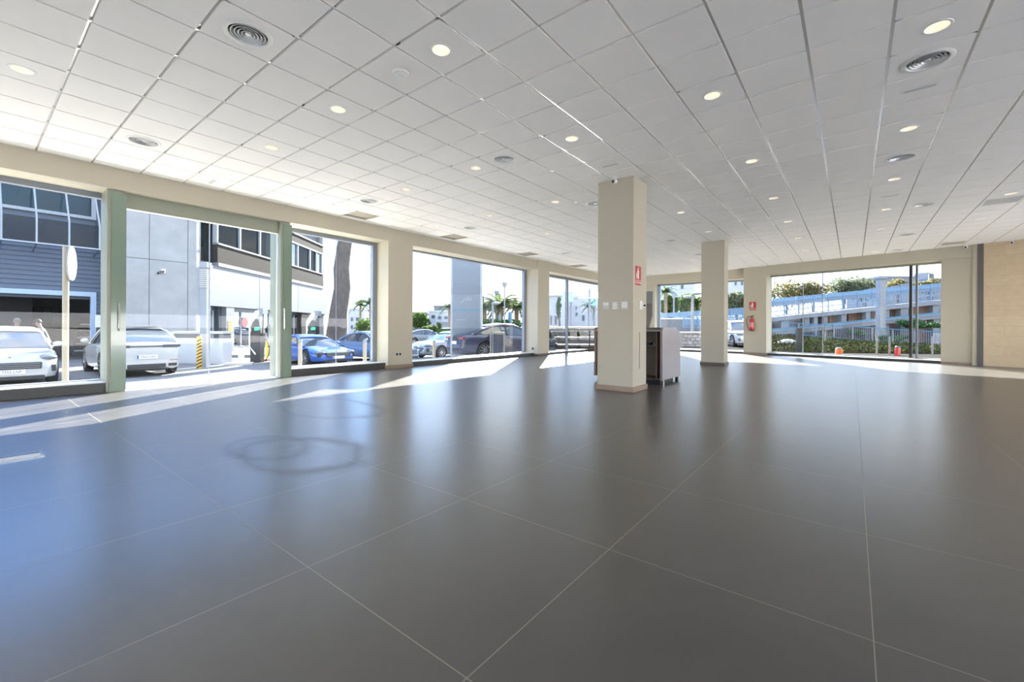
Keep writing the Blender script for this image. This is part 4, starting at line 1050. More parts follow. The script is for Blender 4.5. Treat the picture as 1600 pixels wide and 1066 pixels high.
# sign pylon
x, y, z = G(729, 18.0)
t = thing('sign_pylon', 'tall pale blue grey sign pylon with faint emblem outside the third shop window', 'sign', (x, y, z))
ax = Vector((0.786, 0.618, 0)); ay = Vector((-0.618, 0.786, 0)); o = Vector((x, y, z))
H_ = 5.2; hw = 0.61
def PP(a, c, zz): return o + ax * a + ay * c + Vector((0, 0, zz))
b = MB(); b.hexa([PP(-hw, -0.14, 0.22), PP(hw, -0.14, 0.22), PP(hw, 0.14, 0.22), PP(-hw, 0.14, 0.22)], [PP(-hw, -0.14, H_), PP(hw, -0.14, H_), PP(hw, 0.14, H_), PP(-hw, 0.14, H_)]); b.build('panel', 'totem_blue', t, bevel=0.01)
b = MB(); b.hexa([PP(-hw - 0.03, -0.17, 0.0), PP(hw + 0.03, -0.17, 0), PP(hw + 0.03, 0.17, 0), PP(-hw - 0.03, 0.17, 0)], [PP(-hw - 0.03, -0.17, 0.22), PP(hw + 0.03, -0.17, 0.22), PP(hw + 0.03, 0.17, 0.22), PP(-hw - 0.03, 0.17, 0.22)]); b.build('plinth', 'frame_pale', t)
zs = W(729, 485, 18).z - z
b = MB(); b.hexa([PP(-hw + 0.05, -0.147, zs - 0.03), PP(hw - 0.05, -0.147, zs - 0.03), PP(hw - 0.05, -0.139, zs - 0.03), PP(-hw + 0.05, -0.139, zs - 0.03)], [PP(-hw + 0.05, -0.147, zs + 0.03), PP(hw - 0.05, -0.147, zs + 0.03), PP(hw - 0.05, -0.139, zs + 0.03), PP(-hw + 0.05, -0.139, zs + 0.03)]); b.build('groove', 'rail_teal', t)
zs2 = 0.42
b = MB(); b.hexa([PP(-hw + 0.05, -0.147, zs2 - 0.04), PP(hw - 0.05, -0.147, zs2 - 0.04), PP(hw - 0.05, -0.139, zs2 - 0.04), PP(-hw + 0.05, -0.139, zs2 - 0.04)], [PP(-hw + 0.05, -0.147, zs2 + 0.04), PP(hw - 0.05, -0.147, zs2 + 0.04), PP(hw - 0.05, -0.139, zs2 + 0.04), PP(-hw + 0.05, -0.139, zs2 + 0.04)]); b.build('groove', 'grey_frame', t)
for s in (-1, 1):
    b = MB(); b.hexa([PP(s * hw - 0.04, -0.15, 0.22), PP(s * hw + 0.04, -0.15, 0.22), PP(s * hw + 0.04, 0.15, 0.22), PP(s * hw - 0.04, 0.15, 0.22)], [PP(s * hw - 0.04, -0.15, H_), PP(s * hw + 0.04, -0.15, H_), PP(s * hw + 0.04, 0.15, H_), PP(s * hw - 0.04, 0.15, H_)]); b.build('edge_profile', 'frame_pale', t)
ze = W(729, 470, 18).z - z
b = MB()
for pts in (((-0.26, -0.13), (-0.06, 0.10), (0.02, 0.14), (-0.12, -0.08)), ((-0.02, 0.0), (0.10, 0.20), (0.16, 0.19), (0.06, -0.04)), ((0.1, 0.02), (0.22, 0.14), (0.27, 0.10), (0.18, -0.02))):
    b.slab([PP(a - 0.02, -0.146, ze + c) for a, c in pts], ay * 0.008)
b.build('emblem', 'totem_mark', t)
b = MB(); zw = W(722, 500, 18).z - z
b.slab([PP(a, -0.146, zw + c) for a, c in ((-0.40, -0.02), (0.02, -0.02), (0.02, 0.02), (-0.40, 0.02))], ay * 0.008); b.build('lettering_strip', 'totem_mark', t)

# slatted bin
x, y, z = G(777.5, 17.6)
t = thing('slatted_bin', 'pale framed bin with dark vertical slats right of the sign pylon', 'bin', (x, y, z))
o = Vector((x, y, z)); zt = W(777, 519, 17.6).z - z; hw = 0.27
for a in (-1, 1):
    for c in (-1, 1):
        b = MB(); q = [PP(a * hw - 0.03, c * 0.2 - 0.03, 0), PP(a * hw + 0.03, c * 0.2 - 0.03, 0), PP(a * hw + 0.03, c * 0.2 + 0.03, 0), PP(a * hw - 0.03, c * 0.2 + 0.03, 0)]
        b.hexa(q, [v + Vector((0, 0, zt)) for v in q]); b.build('corner_post', 'bollard_cream', t)
for zz in (0.0, zt - 0.1):
    b = MB(); q = [PP(-hw, -0.22, zz + 0.02), PP(hw, -0.22, zz + 0.02), PP(hw, 0.22, zz + 0.02), PP(-hw, 0.22, zz + 0.02)]; b.hexa(q, [v + Vector((0, 0, 0.08)) for v in q]); b.build('rail', 'bollard_cream', t)
b = MB()
for k in range(8):
    a = -hw + 0.05 + k * (2 * hw - 0.1) / 7
    q = [PP(a - 0.016, -0.21, 0.1), PP(a + 0.016, -0.21, 0.1), PP(a + 0.016, -0.19, 0.1), PP(a - 0.016, -0.19, 0.1)]; b.hexa(q, [v + Vector((0, 0, zt - 0.2)) for v in q])
b.build('slats', 'paint_navy', t)
b = MB(); q = [PP(-hw + 0.03, -0.15, 0.1), PP(hw - 0.03, -0.15, 0.1), PP(hw - 0.03, 0.17, 0.1), PP(-hw + 0.03, 0.17, 0.1)]; b.hexa(q, [v + Vector((0, 0, zt - 0.2)) for v in q]); b.build('liner', 'grey_frame', t)

# ---------------------------------------------------------------- cars
def prof(pts, x):
    """smooth curve through (x, value) points sorted by x"""
    if x <= pts[0][0]: return pts[0][1]
    for (a, p), (c, q) in zip(pts[:-1], pts[1:]):
        if x <= c:
            t = (x - a) / (c - a); return p + (q - p) * t
    return pts[-1][1]

STY = {
 'suv': dict(L=4.70, W=1.93, H=1.60, wb=2.81, r=0.365,
    top=[(-2.35, 0.72), (-2.32, 0.98), (-2.2, 1.06), (-1.6, 1.09), (0.6, 1.03), (1.05, 1.00), (1.6, 0.96), (2.0, 0.88), (2.2, 0.78), (2.31, 0.66), (2.35, 0.54)],
    roof=[(-2.12, 1.10), (-1.75, 1.36), (-1.35, 1.50), (-0.6, 1.58), (-0.1, 1.60), (0.35, 1.52), (0.75, 1.27), (1.12, 1.00)]),
 'coupe_suv': dict(L=4.92, W=1.98, H=1.66, wb=2.9, r=0.385,
    top=[(-2.46, 0.70), (-2.43, 0.95), (-2.36, 1.10), (-2.2, 1.14), (-1.5, 1.12), (0.7, 1.06), (1.1, 1.04), (1.7, 0.98), (2.1, 0.90), (2.3, 0.78), (2.42, 0.64), (2.46, 0.54)],
    roof=[(-2.26, 1.15), (-1.9, 1.34), (-1.5, 1.48), (-0.8, 1.62), (-0.2, 1.66), (0.3, 1.58), (0.75, 1.30), (1.18, 1.04)]),
 'sports': dict(L=4.50, W=1.86, H=1.29, wb=2.45, r=0.345,
    top=[(-2.25, 0.60), (-2.18, 0.80), (-1.9, 0.90), (-1.2, 0.93), (-0.4, 0.88), (0.6, 0.84), (1.0, 0.81), (1.5, 0.76), (1.9, 0.68), (2.12, 0.58), (2.25, 0.44)],
    roof=[(-1.95, 0.90), (-1.3, 1.10), (-0.8, 1.24), (-0.3, 1.29), (0.1, 1.26), (0.5, 1.08), (0.98, 0.82)]),
 'sedan': dict(L=4.80, W=1.87, H=1.43, wb=2.85, r=0.345,
    top=[(-2.4, 0.68), (-2.36, 0.92), (-2.2, 1.00), (-1.6, 1.02), (0.7, 0.96), (1.05, 0.94), (1.7, 0.88), (2.1, 0.78), (2.3, 0.66), (2.4, 0.50)],
    roof=[(-2.0, 1.01), (-1.5, 1.22), (-1.0, 1.36), (-0.4, 1.43), (0.1, 1.40), (0.55, 1.22), (1.08, 0.94)]),
}
def car(name, label, loc, heading, style, paint, front_plate=None, rear_plate=None, roofm=None, group=None, cat='car'):
    S = STY[style]; L, Wd, H, wbs, r = S['L'], S['W'], S['H'], S['wb'], S['r']; hl = L / 2
    t = thing(name, label, cat, loc, heading, group)
    plan = [(-hl, 0.80), (-hl + 0.10, 0.90), (-hl + 0.35, 0.97), (-hl + 0.7, 1.0), (hl - 0.9, 1.0), (hl - 0.45, 0.95), (hl - 0.15, 0.86), (hl, 0.70)]
    zbp = [(-hl, 0.30), (-hl + 0.3, 0.22), (hl - 0.4, 0.20), (hl, 0.24)]
    def ring(x):
        w = Wd / 2 * prof(plan, x); zt = prof(S['top'], x); zb = prof(zbp, x); h = zt - zb
        half = [(0, zb), (0.80 * w, zb), (0.95 * w, zb + 0.06 * h), (0.995 * w, zb + 0.28 * h), (1.0 * w, zb + 0.52 * h), (0.985 * w, zb + 0.74 * h), (0.93 * w, zb + 0.92 * h), (0.82 * w, zt), (0.45 * w, zt + 0.012), (0, zt + 0.018)]
        return half + [(-y, z) for y, z in reversed(half[1:-1])]
    xsn = sorted(set([round(-hl + L * k / 26, 3) for k in range(27)] + [round(p[0], 3) for p in S['top']] + [round(p[0], 3) for p in plan]))
    b = MB(); vs = []; m = 18
    for x in xsn: vs += [(x, y, z) for y, z in ring(x)]
    fs = [(k * m + i, k * m + (i + 1) % m, (k + 1) * m + (i + 1) % m, (k + 1) * m + i) for k in range(len(xsn) - 1) for i in range(m)]
    fs += [tuple(range(m)), tuple((len(xsn) - 1) * m + i for i in range(m - 1, -1, -1))]
    b.add(vs, fs)
    body = b.build('body', paint, t, local=True, smooth=True)
    # wheel arches cut out of the body
    cb = MB()
    for s in (-1, 1): cb.cyl((s * wbs / 2, -Wd, r), (s * wbs / 2, Wd, r), r * 1.13, n=28)
    cut = cb.build('arch_cutter', 'black', None, org=(0, 0, 0)); cut.parent = t
    md = body.modifiers.new('arches', 'BOOLEAN'); md.operation = 'DIFFERENCE'; md.solver = 'EXACT'; md.object = cut
    bpy.context.view_layer.update()
    dg = bpy.context.evaluated_depsgraph_get(); me = bpy.data.meshes.new_from_object(body.evaluated_get(dg))
    body.modifiers.clear(); body.data = me
    bpy.data.objects.remove(cut, do_unlink=True)
    b = MB(); b.box(-hl + 0.35, hl - 0.4, -Wd * 0.33, Wd * 0.33, 0.19, 0.62); b.build('underbody', 'black', t, local=True)
    for s in (-1, 1):
        for c in (-1, 1):
            y0 = c * (Wd / 2 - 0.235); y1 = c * (Wd / 2 - 0.012); x = s * wbs / 2
            w = MB(); n = 28; pr = [(r * 0.70, 0.0), (r * 0.93, 0.0), (r, 0.12), (r, 0.88), (r * 0.94, 1.0), (r * 0.70, 1.0)]; vs = []
            for rr, f in pr:
                for k in range(n):
                    a = 2 * PI * k / n; vs.append((x + rr * math.cos(a), y0 + (y1 - y0) * f, r + rr * math.sin(a)))
            mm = len(pr)
            w.add(vs, [(q * n + k, q * n + (k + 1) % n, ((q + 1) % mm) * n + (k + 1) % n, ((q + 1) % mm) * n + k) for q in range(mm) for k in range(n)])
            wh = w.build('wheel', 'rubber', t, local=True, smooth=True)
            q = MB(); q.cyl((x, y1 - c * 0.11, r), (x, y1 - c * 0.10, r), r * 0.71, n=28); q.build('brake_disc', 'black', wh, local=True)
            q = MB()
            for k in range(10):
                a = 2 * PI * k / 10; q.beam((x + 0.05 * math.cos(a), y1 - c * 0.035, r + 0.05 * math.sin(a)), (x + r * 0.70 * math.cos(a), y1 - c * 0.012, r + r * 0.70 * math.sin(a)), 0.030, 0.04, Vector((0, 1, 0)))
            q.cyl((x, y1 - c * 0.06, r), (x, y1 - c * 0.015, r), 0.06, n=16)
            vs = []
            for rr, yy in ((r * 0.66, y1 - c * 0.03), (r * 0.72, y1 - c * 0.006), (r * 0.72, y1 - c * 0.06), (r * 0.66, y1 - c * 0.06)):
                for k in range(n):
                    a = 2 * PI * k / n; vs.append((x + rr * math.cos(a), yy, r + rr * math.sin(a)))
            q.add(vs, [(e * n + k, e * n + (k + 1) % n, ((e + 1) % 4) * n + (k + 1) % n, ((e + 1) % 4) * n + k) for e in range(4) for k in range(n)])
            q.build('rim', 'rim', wh, local=True, smooth=True)
    # glasshouse
    rf = S['roof']; x0, x1 = rf[0][0], rf[-1][0]; gx = sorted(set([round(x0 + (x1 - x0) * k / 16, 3) for k in range(17)] + [p[0] for p in rf]))
    def gring(x, off=0.0):
        w = Wd / 2 * prof(plan, x); zt = prof(S['top'], x) - 0.02; zr = max(prof(rf, x), zt + 0.005)
        f = max(0.0, min(1.0, (zr - zt) / (H - zt))); wt = w * (0.88 - 0.19 * f); wbs_ = w * 0.89
        return [(-wbs_, zt), (-wt - off, zr - 0.05 * f), (-wt * 0.86, zr - 0.005 + off), (0, zr + 0.02 * f + off), (wt * 0.86, zr - 0.005 + off), (wt + off, zr - 0.05 * f), (wbs_, zt)]
    b = MB(); vs = []
    for x in gx: vs += [(x, y, z) for y, z in gring(x)]
    b.add(vs, [(k * 7 + i, k * 7 + i + 1, (k + 1) * 7 + i + 1, (k + 1) * 7 + i) for k in range(len(gx) - 1) for i in range(6)] + [(k * 7 + 6, k * 7, (k + 1) * 7, (k + 1) * 7 + 6) for k in range(len(gx) - 1)] + [tuple(range(7)), tuple((len(gx) - 1) * 7 + i for i in range(6, -1, -1))])
    b.build('windows', 'car_glass', t, local=True, smooth=True)
    # roof skin
    zc = H - 0.13; rx = [x for x in gx if prof(rf, x) >= zc]
    xa = [k for k in range(len(rf) - 1) if rf[k + 1][1] >= zc][0]; 
    def crossx(p, q): return p[0] + (q[0] - p[0]) * (zc - p[1]) / (q[1] - p[1]) if abs(q[1] - p[1]) > 1e-6 else p[0]
    kb = [k for k in range(len(rf) - 1) if rf[k][1] >= zc][-1]
    xs_, xe_ = crossx(rf[xa], rf[xa + 1]), crossx(rf[kb], rf[kb + 1])
    rx = sorted(set([xs_] + [x for x in rx if xs_ < x < xe_] + [xe_]))
    b = MB(); vs = []
    for x in rx: vs += [(x, y, z) for y, z in gring(x, 0.008)[1:6]]
    n5 = 5
    b.add(vs, [(k * n5 + i, k * n5 + i + 1, (k + 1) * n5 + i + 1, (k + 1) * n5 + i) for k in range(len(rx) - 1) for i in range(4)])
    o = b.build('roof', roofm or paint, t, local=True, smooth=True); sd = o.modifiers.new('thickness', 'SOLIDIFY'); sd.thickness = 0.02; sd.offset = 1
    for c in (-1, 1):
        def side(x, off=0.012):
            g = gring(x); y, z = g[5]; return (x, c * (y + off), z)
        def base(x): g = gring(x); y, z = g[6]; return (x, c * (y + 0.006), z + 0.02)
        b = MB(); b.tube([base(x1 - 0.05), side((x1 + xe_) / 2), side(xe_)] , 0.034, 6); b.build('front_pillar', paint, t, local=True, smooth=True)
        b = MB(); b.tube([base(x0 + 0.15), side((x0 + xs_) / 2), side(xs_)], 0.055, 6); b.build('rear_pillar', paint, t, local=True, smooth=True)
        b = MB(); b.tube([side(x) for x in rx], 0.03, 6); b.build('roof_rail', paint, t, local=True, smooth=True)
        xm = -0.35; b = MB(); b.tube([base(xm), side(xm)], 0.035, 6); b.build('door_pillar', 'car_trim', t, local=True, smooth=True)
        g = gring(x1 - 0.42)
        b = MB(); b.ball((x1 - 0.45, c * (Wd / 2 + 0.07), prof(S['top'], x1 - 0.4) + 0.09), 0.075, 0.11, 0.075, 12, 8); b.beam((x1 - 0.42, c * (Wd / 2 - 0.10), prof(S['top'], x1 - 0.4) + 0.0), (x1 - 0.44, c * (Wd / 2 + 0.03), prof(S['top'], x1 - 0.4) + 0.05), 0.05, 0.04); b.build('mirror', paint, t, local=True, smooth=True)
        # lamps
        hx = hl - 0.30; hz = prof(S['top'], hx) - 0.075
        b = MB(); b.ball((hx, c * Wd / 2 * 0.73, hz), 0.25, 0.20, 0.095, 16, 10); b.build('headlight', 'headlight', t, local=True, smooth='all')
        tz = prof(S['top'], -hl + 0.1) - 0.10
        b = MB(); b.box(-hl - 0.012, -hl + 0.15, c * Wd / 2 * 0.42, c * Wd / 2 * 0.90, tz - 0.035, tz + 0.045); b.build('tail_lamp', 'car_trim' if style == 'coupe_suv' else 'taillight', t, local=True, bevel=0.02)
        b = MB(); b.box(hl - 0.34, hl - 0.085, c * Wd / 2 * 0.60, c * Wd / 2 * 0.885, 0.40, 0.58); b.build('side_intake', 'car_trim', t, local=True, bevel=0.02)
        b = MB(); b.box(-hl - 0.01, -hl + 0.1, c * Wd / 2 * 0.56, c * Wd / 2 * 0.80, 0.33, 0.43); b.build('exhaust', 'car_trim', t, local=True, bevel=0.015)
        b = MB(); b.box(-hl - 0.008, -hl + 0.1, c * Wd / 2 * 0.60, c * Wd / 2 * 0.83, 0.52, 0.545); b.build('reflector', 'taillight', t, local=True)
    g0 = 0.48 if style == 'suv' else 0.40
    b = MB(); b.box(hl - 0.3, hl + 0.008, -Wd * 0.30, Wd * 0.30, g0, g0 + 0.19); g = b.build('grille', 'car_trim', t, local=True, bevel=0.02)
    for zz in (g0 + 0.04, g0 + 0.09, g0 + 0.145):
        b = MB(); b.box(hl - 0.2, hl + 0.016, -Wd * 0.28, Wd * 0.28, zz, zz + 0.012); b.build('grille_bar', 'grey_frame', g, local=True)
    b = MB(); b.box(hl - 0.25, hl + 0.012, -Wd * 0.33, Wd * 0.33, 0.20, 0.315); b.build('front_lip', 'car_trim', t, local=True, bevel=0.02)
    b = MB(); b.box(-hl - 0.014, -hl + 0.1, -Wd * 0.25, Wd * 0.25, 0.30, 0.43); b.build('diffuser', 'car_trim', t, local=True, bevel=0.02)
    tz = prof(S['top'], -hl + 0.1) - 0.10
    b = MB(); b.box(-hl - 0.008, -hl + 0.1, -Wd * 0.24, Wd * 0.24, tz - 0.012, tz + 0.018); b.build('light_bar', 'car_trim', t, local=True)
    def plate(sgn, z, body_text):
        x = sgn * (hl + 0.022)
        b = MB(); b.box(x, x - sgn * 0.012, -0.27, 0.27, z - 0.058, z + 0.058); p = b.build('number_plate', 'plate_white', t, local=True)
        yb = -0.262 * sgn
        b = MB(); b.box(x + sgn * 0.002, x - sgn * 0.005, yb, yb + sgn * 0.05, z - 0.055, z + 0.055); b.build('country_band', 'plate_blue', p, local=True)
        M = Matrix(((0, sgn, 0), (0, 0, 1), (sgn, 0, 0))).transposed()
        if body_text.strip(): text('plate_lettering', body_text, 0.105, (x + sgn * 0.003, 0.03 * sgn, z - 0.003), M.to_euler(), 'plate_black', p, 0.001, sx=0.82)
    if front_plate: plate(1, 0.385 if style != 'suv' else 0.425, front_plate)
    if rear_plate: plate(-1, 0.66, rear_plate)
    b = MB(); b.ball((hl - 0.17, 0, prof(S['top'], hl - 0.17) + 0.018), 0.03, 0.035, 0.012, 12, 6); b.build('bonnet_badge', 'dark_frame', t, local=True, smooth='all')
    return t

def place(x, y): return (x, y, gz(x, y))
car('white_suv', 'white SUV seen head on at far left in front of the garage', place(-19.85, 0.78), 0.0, 'suv', 'paint_white', front_plate='7355 LNP')
car('white_coupe_suv', 'white coupe SUV seen from behind beside the concrete tower', place(-20.5, 3.72), math.radians(180), 'coupe_suv', 'paint_white', rear_plate='9542 LHH', roofm='car_trim')
car('blue_sports_car', 'bright blue low sports car parked at the charger', place(-19.3, 9.75), math.radians(2), 'sports', 'paint_blue', front_plate=' ')
car('silver_blue_saloon', 'silver blue saloon right of the blue sports car', place(-18.6, 12.7), math.radians(2), 'sedan', 'paint_silverblue')
car('silver_saloon', 'silver car with sloping bonnet left of the sign pylon', place(-17.9, 17.1), math.radians(-92), 'sedan', 'paint_silver')
p = W(788, 500, 19.0)
car('dark_estate_car', 'dark navy car behind the slatted bin', place(p.x, p.y), math.radians(70), 'sedan', 'paint_navy', rear_plate=' ')
for u, D, hd, sty, pm, nm, lab in ((668, 42, 60, 'sedan', 'paint_grey', 'grey_car', 'distant grey car behind the bonnet of the silver car'), (700, 46, 150, 'suv', 'paint_navy', 'dark_car', 'distant dark car next to the grass strip left of the sign pylon')):
    p = W(u, 500, D); car(nm, lab, place(p.x, p.y), math.radians(hd), sty, pm)
p = W(1156, 500, 27.5)
car('pale_suv', 'pale white SUV outside between the far column and the extinguisher', (p.x, p.y, -0.02), math.radians(-60), 'suv', 'paint_white')

# ---------------------------------------------------------------- people by the garage
def person(label, loc, heading, lean, shirt, hair, arm_up=False):
    t = thing('person', label, 'person', loc, heading)
    def skin(nm, pts, edges, m, par, sub=2):
        me = bpy.data.meshes.new(nm); me.from_pydata([p[:3] for p in pts], edges, []); me.materials.append(MATS[m])
        o = bpy.data.objects.new(nm, me); C.objects.link(o); o.parent = par
        o.modifiers.new('skin', 'SKIN'); sd = o.modifiers.new('smooth', 'SUBSURF'); sd.levels = sub; sd.render_levels = sub
        for k, v in enumerate(me.skin_vertices[0].data):
            v.radius = (pts[k][3], pts[k][4] if len(pts[k]) > 4 else pts[k][3]); v.use_root = (k == 0)
        return o
    ln = lean
    def up(z, f=0.0):   # point of the bent spine at height z above the hips
        h = z - 0.95; return (0.05 + h * math.sin(ln) + f * math.cos(ln), 0.95 + h * math.cos(ln) - f * math.sin(ln))
    def S_(z, y, rad, f=0.0, r2=None): x, zz = up(z, f); return (x, y, zz, rad, r2 or rad)
    el = 1.18 if not arm_up else 1.22
    pts = [(0.05, 0, 0.95, 0.13, 0.11), S_(1.15, 0, 0.12, 0, 0.105), S_(1.38, 0, 0.14, 0, 0.11), S_(1.50, 0, 0.06), S_(1.58, 0, 0.058), S_(1.68, 0, 0.088, 0.02, 0.10), S_(1.78, 0, 0.06, 0.01),
           (0.03, 0.10, 0.88, 0.095), (0.05, 0.11, 0.50, 0.062), (0.02, 0.12, 0.10, 0.045), (0.14, 0.13, 0.035, 0.038),
           (0.03, -0.10, 0.88, 0.095), (0.05, -0.11, 0.50, 0.062), (0.02, -0.12, 0.10, 0.045), (0.14, -0.13, 0.035, 0.038),
           S_(1.42, 0.18, 0.055), S_(1.16, 0.25, 0.042, 0.02), S_(1.00, 0.21, 0.032, 0.20) if not arm_up else S_(1.32, 0.14, 0.032, 0.26), S_(0.95, 0.19, 0.028, 0.27) if not arm_up else S_(1.44, 0.08, 0.028, 0.24),
           S_(1.42, -0.18, 0.055), S_(1.16, -0.25, 0.042, 0.02), S_(1.00, -0.21, 0.032, 0.18), S_(0.95, -0.19, 0.028, 0.25)]
    ed = [(0, 1), (1, 2), (2, 3), (3, 4), (4, 5), (5, 6), (0, 7), (7, 8), (8, 9), (9, 10), (0, 11), (11, 12), (12, 13), (13, 14), (2, 15), (15, 16), (16, 17), (17, 18), (2, 19), (19, 20), (20, 21), (21, 22)]
    body = skin('body', pts, ed, 'skin', t)
    k = 1.16
    sh = [(p[0], p[1], p[2], p[3] * k, (p[4] if len(p) > 4 else p[3]) * k) for p in (pts[0], pts[1], pts[2], S_(1.47, 0, 0.075), pts[15], pts[16], S_(1.06, 0.225, 0.036, 0.13), pts[19], pts[20], S_(1.06, -0.225, 0.036, 0.12))]
    if arm_up: sh[6] = S_(1.26, 0.18, 0.042, 0.18)
    skin('shirt', sh, [(0, 1), (1, 2), (2, 3), (2, 4), (4, 5), (5, 6), (2, 7), (7, 8), (8, 9)], shirt, t)
    tr = [(p[0], p[1], p[2], p[3] * 1.14, (p[4] if len(p) > 4 else p[3]) * 1.14) for p in (pts[0], pts[7], pts[8], (0.02, 0.12, 0.12, 0.055), pts[11], pts[12], (0.02, -0.12, 0.12, 0.055))]
    skin('trousers', tr, [(0, 1), (1, 2), (2, 3), (0, 4), (4, 5), (5, 6)], 'trousers', t)
    for c in (-1, 1):
        b = MB(); b.ball((0.08, c * 0.125, 0.045), 0.14, 0.055, 0.05, 14, 8); b.build('shoe', 'shoe', t, local=True, smooth='all')
        # five fingers
        base = pts[18] if c > 0 else pts[22]; fr = pts[17] if c > 0 else pts[21]
        d = (Vector(base[:3]) - Vector(fr[:3])).normalized(); sdv = d.cross(Vector((0, 1, 0))).normalized()
        b = MB()
        for q in range(4):
            p0 = Vector(base[:3]) + sdv * (q - 1.5) * 0.018; ln_ = (0.062, 0.075, 0.07, 0.055)[q]
            b.tube([p0, p0 + d * ln_ * 0.5, p0 + d * ln_ * 0.95 + Vector((0, -c * 0.015, 0))], 0.009, 6, 0.007)
        p0 = Vector(base[:3]) - d * 0.03 + sdv * 0.03; b.tube([p0, p0 + d * 0.03 + sdv * 0.02, p0 + d * 0.055 + sdv * 0.022], 0.01, 6, 0.008)
        b.build('fingers', 'skin', t, local=True, smooth='all')
    t.scale = (1.06, 1.06, 1.06)
    def HP(f, y, u): x, z = up(1.70 + u, 0.02 + f); return (x, y, z)
    b = MB(); b.ball(HP(-0.018, 0, 0.045), 0.108, 0.092, 0.098, 18, 12); b.build('hair', hair, t, local=True, smooth='all')
    b = MB(); b.tube([HP(0.088, 0, 0.02), HP(0.118, 0, -0.02), HP(0.09, 0, -0.032)], 0.013, 6); b.build('nose', 'skin', t, local=True, smooth='all')
    for c in (-1, 1):
        b = MB(); b.ball(HP(0.0, c * 0.092, -0.005), 0.022, 0.012, 0.034, 10, 8); b.build('ear', 'skin', t, local=True, smooth='all')
        b = MB(); b.ball(HP(0.088, c * 0.034, 0.018), 0.010, 0.013, 0.009, 10, 8); b.build('eye', 'hair_dark', t, local=True, smooth='all')
    b = MB(); b.ball(HP(0.088, 0, -0.065), 0.01, 0.026, 0.007, 10, 6); b.build('mouth', 'lips', t, local=True, smooth='all')
    return t
p = W(24, 500, 16.2)
person('man with grey hair in dark clothes standing behind the white SUV', (p.x, p.y, gz(p.x, p.y)), math.radians(20), 0.06, 'shirt_dark', 'hair_grey')
p = W(77, 500, 16.4)
person('dark haired man in a blue shirt bending behind the white SUV, hand at his chin', (p.x, p.y, gz(p.x, p.y)), math.radians(-100), 0.30, 'shirt_blue', 'hair_dark', True)

# ---------------------------------------------------------------- vegetation
def leaf_mat(name, col):
    """thin leaves: half the light is scattered on, half passes through"""
    m = bpy.data.materials.new(name); m.use_nodes = True; nt = m.node_tree
    for n in list(nt.nodes): nt.nodes.remove(n)
    N = nt.nodes.new; L = nt.links.new
    out = N('ShaderNodeOutputMaterial'); mx = N('ShaderNodeMixShader'); mx.inputs[0].default_value = 0.5
    d = N('ShaderNodeBsdfDiffuse'); t = N('ShaderNodeBsdfTranslucent')
    tc_ = N('ShaderNodeTexCoord'); nz = N('ShaderNodeTexNoise'); nz.inputs['Scale'].default_value = 1.1; nz.inputs['Detail'].default_value = 4; L(tc_.outputs['Object'], nz.inputs['Vector'])
    mr = N('ShaderNodeMapRange'); mr.inputs['From Min'].default_value = 0.3; mr.inputs['From Max'].default_value = 0.7; mr.inputs['To Min'].default_value = 0.55; mr.inputs['To Max'].default_value = 1.45; L(nz.outputs['Fac'], mr.inputs['Value'])
    vm = N('ShaderNodeVectorMath'); vm.operation = 'SCALE'; vm.inputs[0].default_value = col; L(mr.outputs[0], vm.inputs['Scale'])
    L(vm.outputs['Vector'], d.inputs['Color']); L(vm.outputs['Vector'], t.inputs['Color'])
    L(d.outputs[0], mx.inputs[1]); L(t.outputs[0], mx.inputs[2]); L(mx.outputs[0], out.inputs['Surface'])
    MATS[name] = m
leaf_mat('crown_yellow', (0.17, 0.15, 0.065)); leaf_mat('crown_grey', (0.13, 0.145, 0.085)); leaf_mat('crown_green', (0.075, 0.115, 0.032)); leaf_mat('leaf_palm', (0.085, 0.11, 0.05))
mat('slope_green', (0.036, 0.055, 0.014), 0.9, noise=0.4, nscale=2, spec=0.0)
rnd = random.Random(11)
def leaf_cloud(b, c, rx, ry, rz, n, size, shell=0.55):
    for _ in range(n):
        while True:
            v = Vector((rnd.uniform(-1, 1), rnd.uniform(-1, 1), rnd.uniform(-1, 1)))
            if shell < v.length < 1: break
        p = Vector((c[0] + v.x * rx, c[1] + v.y * ry, c[2] + v.z * rz))
        a = Vector((rnd.gauss(0, 1), rnd.gauss(0, 1), rnd.gauss(0, 1))).normalized(); d = a.orthogonal().normalized(); s = size * rnd.uniform(0.6, 1.3)
        b.add([p - a * s, p + d * s * 0.55, p + a * s, p - d * s * 0.55], [(0, 1, 2, 3)])
